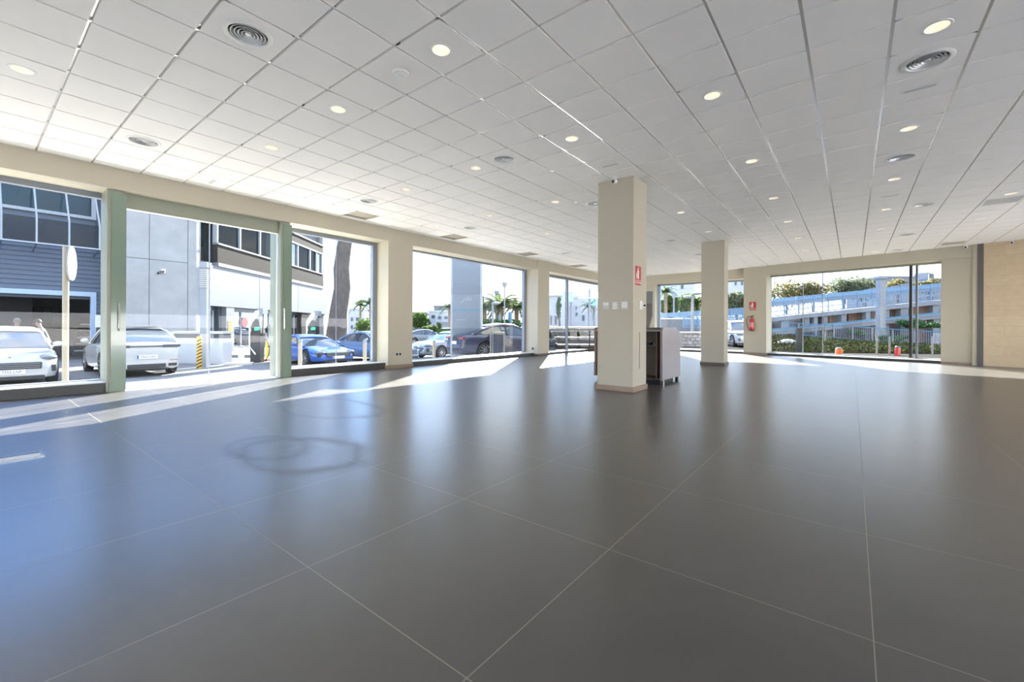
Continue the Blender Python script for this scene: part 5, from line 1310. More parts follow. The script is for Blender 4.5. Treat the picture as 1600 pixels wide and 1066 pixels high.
def tree(name, label, u, D, top_v, base_v, width_px, m, n=900, group=None, trunk=True, size=0.16, cat='tree', clumps=9, zbase=None):
    """broad crown made of leaf clumps on a forked trunk"""
    top = W(u, top_v, D); bot = W(u, base_v, D); z0 = gz(bot.x, bot.y) if zbase is None else zbase
    t = thing(name, label, cat, (bot.x, bot.y, z0), 0, group)
    wr = width_px * D / F_PX / 2; h = top.z - bot.z
    c0 = Vector((bot.x, bot.y, (top.z + bot.z) / 2))
    b = MB(); R = Vector((0.786, 0.618, 0)); Fw = Vector((-0.618, 0.786, 0))
    cs = []
    for k in range(clumps):
        a = rnd.uniform(0, 2 * PI); rr = math.sqrt(rnd.uniform(0, 1)) * 0.72
        o = R * math.cos(a) * rr * wr + Fw * rnd.uniform(-0.5, 0.5) * wr + Vector((0, 0, math.sin(a) * rr * h / 2))
        cs.append(c0 + o)
        leaf_cloud(b, c0 + o, wr * 0.42, wr * 0.42, min(h * 0.30, wr * 0.42), n // clumps, size)
    leaf_cloud(b, c0, wr * 0.85, wr * 0.6, h * 0.42, n // 3, size, 0.2)
    b.build('crown', m, t)
    if trunk:
        b = MB(); b.tube([(bot.x, bot.y, z0), (bot.x + 0.1, bot.y, (z0 + c0.z) / 2), (c0.x, c0.y, c0.z)], 0.028 * (h + 3), 8, 0.05)
        for c in cs[:5]: b.tube([(bot.x + 0.05, bot.y, (z0 + c0.z) / 2 + 0.1), (Vector((c0.x, c0.y, c0.z)) + c) / 2 - Vector((0, 0, 0.2)), c], 0.07, 6, 0.02)
        b.build('trunk', 'bark', t, smooth=True)
    return t
def palm(label, u, D, crown_v, rad_px, group=None, trunk_r=0.2, nf=16, zbase=None, name='palm_tree', droop=1.0):
    c = W(u, crown_v, D); z0 = gz(c.x, c.y) if zbase is None else zbase; R0 = rad_px * D / F_PX * 1.5; trunk_r *= 0.6
    t = thing(name, label, 'tree', (c.x, c.y, z0), 0, group)
    b = MB(); b.tube([(c.x, c.y, z0), (c.x + 0.05, c.y, (z0 + c.z) / 2), (c.x, c.y, c.z)], trunk_r * 1.2, 10, trunk_r); b.build('trunk', 'palm_trunk', t, smooth=True)
    b = MB()
    for k in range(nf):
        a = 2 * PI * k / nf + rnd.uniform(-0.2, 0.2); el = rnd.uniform(-0.1, 1.25); d = Vector((math.cos(a), math.sin(a), 0)); pts = []
        for s in range(7):
            f = s / 6; rr = R0 * f * (math.cos(el) * 0.6 + 0.45); pts.append(Vector((c.x, c.y, c.z)) + d * rr + Vector((0, 0, R0 * (math.sin(el) * f * 1.1 - droop * 0.62 * f * f))))
        sd = Vector((-d.y, d.x, 0))
        for s in range(6):
            p, q = pts[s], pts[s + 1]; w0 = R0 * 0.16 * (1 - s / 7)
            b.add([p - sd * 0.02, q - sd * 0.02, q + sd * 0.02, p + sd * 0.02], [(0, 1, 2, 3)])
            for e in (-1, 1):
                for g in (0.0, 0.25, 0.5, 0.75):
                    r_ = p.lerp(q, g); tip = r_ + sd * e * w0 * 1.5 + (q - p) * 0.7 - Vector((0, 0, w0 * 0.75))
                    b.add([r_, r_ + (q - p) * 0.34, tip], [(0, 1, 2)])
    b.build('fronds', 'leaf_palm', t)
    return t
def W3(u, v, D): return W(u, v, D)

# big leaning trunk beside the end of the showroom building
x, y, z = G(531, 25.0)
t = thing('leaning_tree', 'thick bare leaning tree trunk beside the building end wall', 'tree', (x, y, z))
P_ = [W(532, 556, 25.0), W(527, 530, 25.0), W(530, 490, 25.0), W(536, 450, 25.0), W(533, 420, 25.0), W(538, 380, 25.0), W(541, 330, 25.0)]
P_[0].z = z - 0.05
b = MB(); rad = [0.95, 0.62, 0.50, 0.47, 0.44, 0.40, 0.38]; n = 14; vs = []
for k, p in enumerate(P_):
    for i in range(n):
        a = 2 * PI * i / n; w = rad[k] * (1 + 0.10 * math.sin(3 * a + k) + (0.25 * max(0, math.cos(2 * a + 0.6)) if k == 0 else 0)); vs.append((p.x + w * math.cos(a), p.y + w * math.sin(a), p.z))
b.add(vs, [(k * n + i, k * n + (i + 1) % n, (k + 1) * n + (i + 1) % n, (k + 1) * n + i) for k in range(len(P_) - 1) for i in range(n)])
b.build('trunk', 'bark', t, smooth='all')
b = MB(); tp = P_[-1]
b.tube([tp - Vector((0, 0, 0.1)), tp + Vector((0.3, 0, 4.0)), tp + Vector((0.5, 0.2, 9.0))], 0.38, 10, 0.2); b.build('upper_trunk', 'bark', t, smooth=True)
b = MB()
for k in range(7): leaf_cloud(b, (tp.x + rnd.uniform(-2.5, 2.5), tp.y + rnd.uniform(-2.5, 2.5), tp.z + rnd.uniform(8.5, 11)), 1.6, 1.6, 0.9, 120, 0.2)
b.build('crown', 'leaf_dark', t)

tree('round_shrub', 'green bushes in front of the white houses right of the leaning trunk', 570, 60, 496, 524, 46, 'crown_green', 900, trunk=False, cat='bush')
palm('slim palm tree behind the silver blue saloon', 563, 75, 476, 14, zbase=-0.6, trunk_r=0.28)
palm('palm tree cut off by the side frame of the second shop window', 578, 70, 474, 16, zbase=-0.6, trunk_r=0.28)
tree('round_shrub', 'large light green tree at the left end of the third shop window', 657, 60, 488, 514, 34, 'crown_green', 900, size=0.22)
tree('round_shrub', 'light green shrub below the terraced house', 671, 48, 508, 522, 24, 'crown_green', 600, trunk=False, cat='bush')
tree('round_shrub', 'upright green tree against the wall of the terraced house', 686, 52, 503, 526, 12, 'crown_green', 500)
palm('dark palm tree left of the sign pylon', 702, 55, 480, 13, zbase=-0.6, trunk_r=0.25, droop=1.3)
palm('feathery palm tree right of the sign pylon', 757, 42, 482, 22, zbase=-0.5, trunk_r=0.35, nf=20)
palm('broad palm tree behind the tall thin lamp post', 781, 40, 477, 27, zbase=-0.5, trunk_r=0.4, nf=22)
palm('palm tree beside the dark side frame of the third shop window', 807, 42, 480, 26, zbase=-0.5, trunk_r=0.35, nf=20)
tree('hedge_bush', 'low green hedge under the palms', 782, 38, 500, 520, 90, 'leaf_dark', 1000, trunk=False, cat='hedge', clumps=14)
tree('tall_cypress', 'narrow dark tree touching the right edge of the sign pylon', 753, 46, 458, 500, 8, 'leaf_dark', 500, clumps=10)
b = MB(); p, q = W(650, 545, 34), W(712, 545, 34)
b.add([(p.x, p.y, gz(p.x, p.y) + 0.03), (q.x, q.y, gz(q.x, q.y) + 0.03), (q.x - 5, q.y + 8, gz(q.x, q.y) + 0.05), (p.x - 5, p.y + 8, gz(p.x, p.y) + 0.05)], [(0, 1, 2, 3)])
b.slab([tuple(v) for v in b.v], (0, 0, -0.05))
tag(b.build('lawn_strip', 'grass'), 'bright green grass strip behind the parked cars', 'grass', kind='stuff')

def house(label, u, D, v0, v1, w_px, m='render_white', windows=(), roof=None, name='white_house', group=None, depth=8.0, zbase=-0.6, cat='building'):
    """block facing the camera side; windows are (u0, u1, v0, v1) in photo pixels"""
    c = W(u, 500, D); zt = W(u, v0, D).z; hw = w_px * D / F_PX / 2
    R = Vector((0.786, 0.618, 0)); Fw = Vector((-0.618, 0.786, 0)); o = Vector((c.x, c.y, 0))
    t = thing(name, label, cat, (c.x, c.y, zbase), 0, group)
    def fr(s, d): p = o + R * s + Fw * d; return (p.x, p.y)
    b = MB(); b.fbox(fr, -hw, hw, 0, depth, zbase, zt); b.build('wall', m, t)
    for (u0, u1, a, c2) in windows:
        s0, s1 = (u0 - u) * D / F_PX, (u1 - u) * D / F_PX; z1, z0 = W((u0 + u1) / 2, a, D).z, W((u0 + u1) / 2, c2, D).z
        b = MB(); b.fbox(fr, s0, s1, -0.06, 0.1, z0, z1); f = b.build('window', 'frame_pale', t)
        b = MB(); b.fbox(fr, s0 + 0.07, s1 - 0.07, -0.08, -0.05, z0 + 0.07, z1 - 0.07); b.build('pane', 'window_dark', f)
    if roof:
        zr = W(u, roof, D).z
        b = MB(); p = [fr(-hw - 0.3, -0.3), fr(hw + 0.3, -0.3), fr(hw + 0.3, depth + 0.3), fr(-hw - 0.3, depth + 0.3)]; q = [fr(-hw * 0.5, depth * 0.4), fr(hw * 0.5, depth * 0.4), fr(hw * 0.5, depth * 0.6), fr(-hw * 0.5, depth * 0.6)]
        b.hexa([(*v, zt) for v in p], [(*v, zr) for v in q]); b.build('roof', 'render_grey', t)
    else:
        b = MB(); b.fbox(fr, -hw - 0.1, hw + 0.1, -0.1, depth + 0.1, zt, zt + 0.25); b.build('roof_edge', m, t)
    return t
house('distant white apartment house right of the leaning trunk', 556, 85, 484, 530, 26, windows=[(548, 552, 496, 502), (556, 562, 496, 502), (548, 552, 508, 514), (558, 565, 508, 514)], m='villa_white')
house('distant white house behind the two slim palms', 582, 95, 490, 530, 30, windows=[(572, 576, 498, 503)], m='villa_white')
house('white terraced house behind the light green shrub', 687, 62, 488, 520, 34, windows=[(674, 680, 492, 498), (684, 690, 494, 499), (694, 700, 494, 499)], m='villa_white')
house('set back upper storey of the terraced house', 690, 68, 480, 500, 24, m='render_grey', windows=[(684, 688, 483, 488)], name='upper_storey')
house('long low grey house at the left end of the third shop window', 652, 80, 490, 520, 30, m='render_grey')
house('pale wall block behind the upright tree', 692, 58, 506, 526, 16, name='garden_wall', cat='wall')
b = MB(); p, q = W(683, 521, 44), W(706, 521, 44); b.beam(p, q, 0.1, 0.9); tag(b.build('green_awning', 'leaf_green'), 'flat green awning behind the distant dark car', 'awning')

def lamp_post(label, u, D, v_top, r=0.07, m='rail_white', heads=(), name='street_lamp', zbase=-0.5, headm='grey_frame'):
    p = W(u, v_top, D)
    t = thing(name, label, 'street lamp', (p.x, p.y, zbase))
    b = MB(); b.cyl((p.x, p.y, zbase), (p.x, p.y, p.z), r * 1.3, r * 0.8, 10); b.build('pole', m, t, smooth=True)
    for (du, dv) in heads:
        q = W(u + du, v_top + dv, D)
        b = MB(); b.tube([p - Vector((0, 0, 0.1)), p.lerp(q, 0.5) + Vector((0, 0, 0.12)), q], 0.05, 6); b.build('arm', m, t, smooth=True)
        b = MB(); b.ball(q, 0.32, 0.32, 0.10, 12, 8); b.build('lamp_head', headm, t, smooth='all')
    if not heads:
        b = MB(); b.cyl((p.x, p.y, p.z), (p.x, p.y, p.z + 0.35), 0.1, 0.22, 10); b.build('lamp_head', headm, t, smooth=True)
    return t
lamp_post('tall thin lamp post in front of the palms', 788.5, 32, 449, 0.05)
x_ = lamp_post('white column lamp with a wide disc shade left of the thin lamp post', 770, 30, 474, 0.08, heads=((5, 0),))
p = W(776, 459, 44)
t = thing('brick_chimney', 'small grey chimney tower rising behind the palms', 'chimney', (p.x, p.y, -0.5))
b = MB(); b.cyl((p.x, p.y, -0.5), (p.x, p.y, p.z), 0.17, n=12); b.build('shaft', 'render_grey', t)
b = MB(); b.cyl((p.x, p.y, p.z), (p.x, p.y, p.z + 0.3), 0.26, n=12); b.build('cap', 'grey_frame', t)
for u0, u1, v0, v1, D, nm, lab, m in ((777.5, 784, 489, 507, 37, 'closed_parasol', 'closed white parasol between the palms', 'render_white'), (794, 800, 488, 506, 37, 'green_screen', 'upright green screen panel between the palms', 'rail_teal')):
    p, q = W((u0 + u1) / 2, v1, D), W((u0 + u1) / 2, v0, D); r = (u1 - u0) * D / F_PX / 2
    t = thing(nm, lab, 'parasol' if 'parasol' in nm else 'screen', (p.x, p.y, -0.5))
    b = MB()
    if 'parasol' in nm: b.lathe([(0.04, -0.5 - p.z), (0.04, 0), (r, 0.1), (r * 0.8, (q.z - p.z) * 0.6), (0.03, q.z - p.z)], (p.x, p.y, p.z), 14); b.build('canopy', m, t, smooth=True)
    else:
        b.box(p.x - r, p.x + r, p.y - 0.05, p.y + 0.05, p.z, q.z); b.build('panel', m, t)
        b = MB(); b.cyl((p.x, p.y, -0.5), (p.x, p.y, p.z), 0.05); b.build('post', 'rail_white', t)

# ---------------------------------------------------------------- beyond the fourth shop window: stone terraces and white houses
def terrace(label, u0, u1, D0, D1, v_top, v_bot, m='rubble', name='stone_wall', th=0.5):
    a, c = W(u0, v_top, D0), W(u1, v_top, D1); zb = min(W(u0, v_bot, D0).z, W(u1, v_bot, D1).z)
    t = thing(name, label, 'wall', ((a.x + c.x) / 2, (a.y + c.y) / 2, zb))
    d = (c - a); d.z = 0; n = Vector((-d.y, d.x, 0)).normalized() * th
    b = MB(); b.hexa([(a.x, a.y, zb), (c.x, c.y, zb), (c.x + n.x, c.y + n.y, zb), (a.x + n.x, a.y + n.y, zb)], [a, c, c + n, a + n]); b.build('masonry', m, t)
    b = MB(); up = Vector((0, 0, 0.08)); e = n * 0.15
    b.hexa([a - e, c - e, c + n, a + n], [a - e + up, c - e + up, c + n + up, a + n + up]); b.build('coping', 'ledge_stone', t)
    return t
terrace('upper rubble stone wall outside the fourth shop window', 852, 940, 27, 27, 512, 533)
terrace('lower rubble stone wall outside the fourth shop window', 852, 940, 22.5, 22.5, 529, 552)
terrace('brown low garden wall close outside the fourth shop window', 852, 940, 20.5, 20.5, 541, 560, m='brick_red')
for k, (u, v, D, s) in enumerate(((866, 530, 25, 26), (905, 524, 25.6, 40), (922, 534, 24.2, 26), (893, 536, 24.2, 18))):
    tree('terrace_shrub', 'green and grey shrubs on the stone terrace, ' + ('leftmost', 'upper right', 'beside the desk edge', 'low in the middle')[k], u, D, v - 4, v + 6, s, 'leaf_grey' if k % 2 else 'leaf_green', 420, trunk=False, size=0.10, cat='bush', zbase=0)
# railing just outside the glass
RD = 19.3
t = thing('terrace_railing', 'white topped railing with dark posts outside the fourth shop window', 'railing', tuple(W(890, 575, RD).to_2d().to_3d()))
a, c = W(848, 515.5, RD), W(1010, 514.5, RD + 1.5)
b = MB(); b.beam(a, c, 0.07, 0.09); b.build('top_rail', 'rail_white', t)
a2, c2 = W(848, 578, RD), W(1010, 571, RD + 1.5)
b = MB(); b.beam(a2, c2, 0.06, 0.06); b.build('bottom_rail', 'rail_white', t)
for u in (858, 885, 921, 960, 1000):
    f = (u - 848) / 162; D = RD + 1.5 * f; p, q = W(u, 516, D), W(u, 579 - 7 * f, D); q.z = -0.02
    b = MB(); b.beam(q, p, 0.06, 0.05, Vector((0.6, 0.8, 0))); b.build('post', 'black', t)
b = MB(); b.add([a - Vector((0, 0, 0.1)), c - Vector((0, 0, 0.1)), c2 + Vector((0, 0, 0.05)), a2 + Vector((0, 0, 0.05))], [(0, 1, 2, 3)]); b.build('glass_infill', 'pane_clear', t)
p = W(857, 545, 19.9)
t = thing('dark_planter', 'dark pointed cover at the left edge of the fourth shop window', 'cover', (p.x, p.y, -0.02))
b = MB(); b.lathe([(0.05, 0), (0.30, 0.3), (0.36, 0.55), (0.2, 0.85), (0.02, 1.2)], (p.x, p.y, -0.02), 12); b.build('cover', 'black', t, smooth=True)
b = MB(); b.lathe([(0.3, 0), (0.3, 0.06), (0, 0.06)], (p.x, p.y, -0.02), 12); b.build('foot', 'black', t)
house('white villa with tall dark openings left of the grey mullion', 866, 40, 462, 512, 34, windows=[(859, 863, 493, 508), (866, 871, 493, 508), (868, 874, 474, 489)], roof=455, zbase=0.0, m='villa_white')
house('white villa in the middle of the fourth shop window', 899, 44, 466, 512, 40, windows=[(891, 894, 478, 484), (899, 902, 478, 484), (899, 903, 488, 494), (909, 914, 492, 502)], zbase=0.0, m='villa_white')
house('white villa at the right of the fourth shop window', 930, 46, 462, 512, 34, windows=[(914, 919, 493, 502), (926, 930, 480, 500)], roof=452, zbase=0.0, m='villa_white')
def sail(label, pts, D, pole_u):
    pts3 = [W(u, v, D + dd) for u, v, dd in pts]; p = W(pole_u, 500, D)
    t = thing('shade_sail', label, 'sunshade', (p.x, p.y, 0.0), 0, 'pale blue sunshades outside the fourth shop window')
    b = MB(); b.slab(pts3, (0, 0, 0.04)); b.build('canvas', 'sail_blue', t)
    tp = sum((v for v in pts3), Vector()) / len(pts3)
    b = MB(); b.cyl((p.x, p.y, 0), (p.x, p.y, max(v.z for v in pts3)), 0.09, n=10); b.build('mast', 'grey_frame', t)
sail('pale blue square sunshade beside the grey mullion', [(878, 456, 0), (896, 458, 0), (896, 472, -1.5), (879, 471, -1.5)], 33, 892.5)
sail('pale blue peaked sunshade near the column', [(903, 467, 0), (922, 455, 1.5), (940, 455, 1.5), (940, 467, -1.0)], 33, 921)
sail('lower pale blue sunshade near the column', [(914, 477, 0), (924, 462, 1.0), (940, 462, 1.0), (940, 478, -1.0)], 36, 929)
palm('young palm between the villas near the column', 920, 36, 478, 11, zbase=0, trunk_r=0.15, nf=14)
tree('tall_cypress', 'slim dark tree by the left villa', 873, 38, 462, 500, 6, 'leaf_dark', 400, zbase=0, clumps=10)

# ---------------------------------------------------------------- beyond the rear windows: ramps with blue railings
def bars(b, P0, P1, Q0, Q1, n, w):
    """n upright bars between a lower line P0-P1 and an upper line Q0-Q1"""
    for k in range(n):
        f = (k + 0.5) / n; b.beam(P0.lerp(P1, f), Q0.lerp(Q1, f), w, w, Vector((-0.6, 0.8, 0)))
def ramp(label, uv, D0, D1, depth, th, col_us=(), colm='render_white', zfoot=0.0, name='concrete_ramp'):
    (u0, v0), (u1, v1) = uv; a, c = W(u0, v0, D0), W(u1, v1, D1)
    t = thing(name, label, 'ramp', ((a.x + c.x) / 2, (a.y + c.y) / 2, zfoot))
    n = Vector((-0.618, 0.786, 0)) * depth; dn = Vector((0, 0, -th))
    b = MB(); b.hexa([a + dn, c + dn, c + dn + n, a + dn + n], [a, c, c + n, a + n]); b.build('deck', colm, t)
    for u, w in col_us:
        f = (u - u0) / (u1 - u0); p = a.lerp(c, f); R = Vector((0.786, 0.618, 0)); hw = w * (D0 + (D1 - D0) * f) / F_PX / 2; n2 = Vector((-0.618, 0.786, 0))
        q = [p - R * hw + n2 * 0.15, p + R * hw + n2 * 0.15, p + R * hw + n2 * 0.65, p - R * hw + n2 * 0.65]
        b = MB(); b.hexa([(v.x, v.y, zfoot) for v in q], [(v.x, v.y, v.z - th) for v in q]); b.build('pillar', colm, t)
    return t
def railing(label, low, top, D0, D1, n_bars, n_posts, m_bar, m_rail, band=None, name='ramp_railing', bw=0.022, rail=0.06, foot=None, m_post=None):
    (u0, v0), (u1, v1) = low; (x0, y0), (x1, y1) = top
    a, c, e, g = W(u0, v0, D0), W(u1, v1, D1), W(x0, y0, D0), W(x1, y1, D1)
    t = thing(name, label, 'railing', ((a.x + c.x) / 2, (a.y + c.y) / 2, min(a.z, c.z)))
    b = MB(); b.beam(e, g, rail, rail); b.build('handrail', m_rail, t)
    b = MB(); b.beam(a, c, rail, rail * 1.2); b.build('bottom_rail', m_rail, t)
    if n_bars:
        b = MB(); bars(b, a, c, e, g, n_bars, bw); b.build('bars', m_bar, t)
    for k in range(n_posts + 1):
        f = k / n_posts; b = MB(); b.beam(a.lerp(c, f) if foot is None else Vector((*a.lerp(c, f).to_2d(), foot)), e.lerp(g, f), 0.07, 0.07, Vector((-0.6, 0.8, 0))); b.build('post', m_post or m_rail, t)
    if band:
        f0, f1 = band; n = Vector((-0.618, 0.786, 0)) * 0.03
        q = [a.lerp(e, f0), c.lerp(g, f0), c.lerp(g, f1), a.lerp(e, f1)]
        b = MB(); b.slab(q, n); b.build('solid_band', 'rail_blue', t)
    return t
DA = 35.0
ramp('upper white ramp rising to the right behind the large rear window', ((1180, 498.5), (1500, 466)), DA, DA, 2.2, 0.34, [(1230, 9), (1263, 8), (1277, 6), (1292, 6), (1321, 8), (1359, 7), (1388, 9), (1416, 12), (1465, 9)])
railing('blue railing with a solid upper band along the upper ramp', ((1180, 497), (1500, 465)), ((1180, 475), (1500, 445.5)), DA, DA, 150, 14, 'rail_white', 'rail_blue', band=(0.70, 0.98))
railing('blue railing along the far side of the upper ramp', ((1180, 490), (1500, 457)), ((1180, 470), (1500, 440)), DA + 2.2, DA + 2.2, 60, 14, 'rail_blue', 'rail_blue', band=(0.7, 0.95))
ramp('middle white ramp under the upper ramp', ((1180, 521), (1500, 488.5)), DA - 2.0, DA - 2.0, 1.8, 0.3, [(1388, 8), (1466, 10)])
a, c = W(1180, 518.5, DA - 2.05), W(1500, 486, DA - 2.05)
b = MB(); b.beam(a, c, 0.09, 0.14); tag(b.build('ramp_handrail', 'rail_teal'), 'dark blue handrail along the edge of the middle ramp', 'railing')
a, c = W(1255, 500, DA + 0.9), W(1475, 480, DA + 0.9)
t = thing('brick_infill', 'reddish brick walls between the white ramp pillars', 'wall', ((a.x + c.x) / 2, (a.y + c.y) / 2, 0))
for u0, u1 in ((1266, 1275), (1281, 1290), (1297, 1317), (1326, 1355), (1362, 1384), (1393, 1410), (1424, 1458)):
    p, q = W(u0, 500, DA + 1.0), W(u1, 500, DA + 1.0); f0 = (u0 - 1180) / 320; zt = W(u0, 498.5 - 32.5 * f0 + 4, DA + 1.0).z
    n = Vector((-0.618, 0.786, 0)) * 0.25
    b = MB(); b.hexa([(p.x, p.y, 0.0), (q.x, q.y, 0.0), (q.x + n.x, q.y + n.y, 0.0), (p.x + n.x, p.y + n.y, 0.0)], [(p.x, p.y, zt), (q.x, q.y, zt), (q.x + n.x, q.y + n.y, zt), (p.x + n.x, p.y + n.y, zt)]); b.build('panel', 'brick_red', t)
p, q = W(1180, 500, DA + 2.6), W(1500, 500, DA + 2.6)
b = MB(); n = Vector((-0.618, 0.786, 0)) * 0.3
b.hexa([(p.x, p.y, 0), (q.x, q.y, 0), (q.x + n.x, q.y + n.y, 0), (p.x + n.x, p.y + n.y, 0)], [(p.x, p.y, 1.9), (q.x, q.y, 2.9), (q.x + n.x, q.y + n.y, 2.9), (p.x + n.x, p.y + n.y, 1.9)])
tag(b.build('retaining_wall', 'render_grey'), 'grey retaining wall in the shade behind the ramp pillars', 'wall')
railing('lower railing of thin white bars on a teal kerb, sloping down to the right', ((1222, 521), (1500, 544)), ((1222, 503.5), (1500, 521)), 33.5, 27.5, 90, 9, 'rail_white', 'rail_teal', bw=0.02, m_post='rail_white')
# planted slope in front of the lower railing
a, c = W(1190, 524, 33.0), W(1500, 545, 27.0); e, g = W(1190, 550, 20.6), W(1500, 566, 19.4)
t = thing('planted_slope', 'stone edged planted slope under the lower railing', 'embankment', ((e.x + g.x) / 2, (e.y + g.y) / 2, -0.1))
b = MB(); e.z = g.z = -0.05
b.hexa([(a.x, a.y, -0.1), (c.x, c.y, -0.1), (g.x, g.y, -0.1), (e.x, e.y, -0.1)], [a - Vector((0, 0, 0.06)), c - Vector((0, 0, 0.06)), g + Vector((0, 0, 0.06)), e + Vector((0, 0, 0.06))]); b.build('soil', 'soil', t)
bl = [MB(), MB(), MB()]
for _ in range(6500):
    f, h = rnd.random(), rnd.random() ** 0.8
    p = a.lerp(c, f).lerp(e.lerp(g, f), h); 
    d = Vector((rnd.gauss(0, 1), rnd.gauss(0, 1), rnd.gauss(0, 1))).normalized(); o = d.orthogonal().normalized(); s = rnd.uniform(0.04, 0.10); p = p + Vector((0, 0, rnd.uniform(0.02, 0.22)))
    q = bl[rnd.choice((0, 0, 1, 1, 2))] if f > 0.16 else bl[2] if rnd.random() < 0.4 else bl[1]
    q.add([p - d * s, p + o * s * 0.6, p + d * s, p - o * s * 0.6], [(0, 1, 2, 3)])
for q, m, lab in zip(bl, ('slope_green', 'leaf_yellow', 'leaf_grey'), ('green', 'yellowish', 'greyish')):
    tag(q.build('ground_cover', m), lab + ' ground cover leaves on the planted slope outside the rear window', 'plants', kind='stuff')
for k, (u, v, D, w, hh, m) in enumerate(((1421, 506, 32.0, 36, 12, 'leaf_dark'), (1450, 508, 31.0, 40, 12, 'leaf_dark'), (1290, 516, 33.8, 30, 8, 'leaf_green'), (1340, 520, 32.6, 30, 10, 'leaf_green'), (1395, 528, 30.6, 40, 8, 'leaf_green'))):
    tree('ramp_hedge', ('dark', 'dark', 'green', 'green', 'green')[k] + ' clipped hedge ' + ('below the middle ramp left of the black mullion', 'below the middle ramp right of the black mullion', 'behind the lower railing near the dark stand', 'behind the lower railing at its middle', 'behind the lower railing left of the red lantern')[k], u, D, v - hh / 2, v + hh / 2, w, m, 520, trunk=False, size=0.09, cat='hedge', zbase=0.0)
# upper yard
tl = (('yellowish broad tree at the left of the large rear window', 1228, 52, 438, 478, 62, 'crown_yellow'), ('yellow and orange tree behind the blue railing', 1270, 50, 438, 474, 44, 'crown_yellow'),
      ('grey green tree in the middle of the large rear window', 1318, 52, 434, 470, 60, 'crown_grey'), ('tall grey green tree left of the brick chimney pillar', 1352, 50, 432, 468, 54, 'crown_grey'),
      ('yellow green bush right of the brick chimney pillar', 1402, 52, 437, 458, 44, 'crown_yellow'), ('olive green bush under the white dome', 1452, 54, 438, 456, 40, 'crown_yellow'),
      ('dark green tree behind the column with the extinguisher', 1185, 54, 440, 480, 36, 'crown_green'))
for lab, u, D, v0, v1, w, m in tl: tree('broadleaf_tree', lab, u, D, v0, v1, w, m, 1500, size=0.15, zbase=0.0, clumps=13)
for u0, u1, vt in ((1351, 1364, 452), (1365, 1372, 452), (1389, 1405, 447), (1407, 1424, 444)):
    pass
t = thing('screen_panels', 'pale frosted screen panels above the upper railing by the chimney pillar', 'screen', tuple(W(1388, 460, DA + 2.5)))
for u0, u1, v0, v1 in ((1351, 1358, 453, 462), (1359, 1370, 451, 461), (1387, 1393, 449, 458), (1394, 1406, 447, 456), (1408, 1423, 444, 455)):
    p, q = W(u0, v1, DA + 2.5), W(u1, v1, DA + 2.5); h = W(u0, v0, DA + 2.5).z
    b = MB(); b.hexa([p, q, q + Vector((0, 0.05, 0)), p + Vector((0, 0.05, 0))], [(p.x, p.y, h), (q.x, q.y, h + 0.1), (q.x, q.y + 0.05, h + 0.1), (p.x, p.y + 0.05, h)]); b.build('panel', 'fascia_white', t)
    b = MB(); b.beam((p.x, p.y, p.z - 0.6), (p.x, p.y, h), 0.08, 0.08); b.build('post', 'rail_blue', t)
# brick chimney pillar
p = W(1376, 530, 31.5); zt = W(1376, 434, 31.5).z
t = thing('brick_pillar', 'tall white painted brick pillar with a flared dark cap', 'pillar', (p.x, p.y, 0))
stone_blocks('brick_white', (0.26, 0.26, 0.26), (0.30, 0.30, 0.29), (0.17, 0.17, 0.17), 0.22, 0.075, 'x', 0.7, 0.008, 0.08)
b = MB(); obx(b, p.x, p.y, 0.21, 0.21, 0, zt - 0.22); b.build('shaft', 'brick_white', t)
b = MB(); ax_ = Vector((0.786, 0.618, 0)); ay_ = Vector((-0.618, 0.786, 0)); c0 = Vector((p.x, p.y, 0))
q = [c0 + ax_ * a * 0.2 + ay_ * e * 0.2 for a, e in ((-1, -1), (1, -1), (1, 1), (-1, 1))]; q2 = [c0 + ax_ * a * 0.27 + ay_ * e * 0.27 for a, e in ((-1, -1), (1, -1), (1, 1), (-1, 1))]
b.hexa([(v.x, v.y, zt - 0.22) for v in q], [(v.x, v.y, zt - 0.06) for v in q2]); b.build('flare', 'render_white', t)
b = MB(); obx(b, p.x, p.y, 0.27, 0.27, zt - 0.06, zt); b.build('cap', 'grey_frame', t)
# white dome and church-like tower far behind
p = W(1440, 440, 90); zt = W(1440, 432, 90).z
t = thing('white_dome', 'white domed building far behind the trees', 'building', (p.x, p.y, 0))
b = MB(); b.lathe([(2.3, 0), (2.3, p.z - 0.5), (2.1, p.z + 0.4), (1.4, zt + 0.6), (0, zt + 1.0)], (p.x, p.y, 0), 20); b.build('dome', 'render_white', t, smooth=True)
b = MB(); b.lathe([(2.5, p.z - 0.7), (2.5, p.z - 0.4), (2.2, p.z - 0.4)], (p.x, p.y, 0), 20); b.build('cornice', 'render_grey', t)
house('pale blue tower house behind the trees at the right of the large rear window', 1462, 85, 437, 480, 20, m='fascia_white', windows=[(1456, 1459, 443, 448)], zbase=0, name='tower_house')
p = W(1455, 428, 84); b = MB(); b.box(p.x - 0.35, p.x + 0.35, p.y - 0.35, p.y + 0.35, W(1455, 440, 84).z, p.z); tag(b.build('chimney', 'render_grey'), 'small chimney on the pale blue tower house', 'chimney')
house('long tiled roof house behind the yellow green bush', 1405, 80, 434, 470, 60, m='render_white', zbase=0, name='long_house')
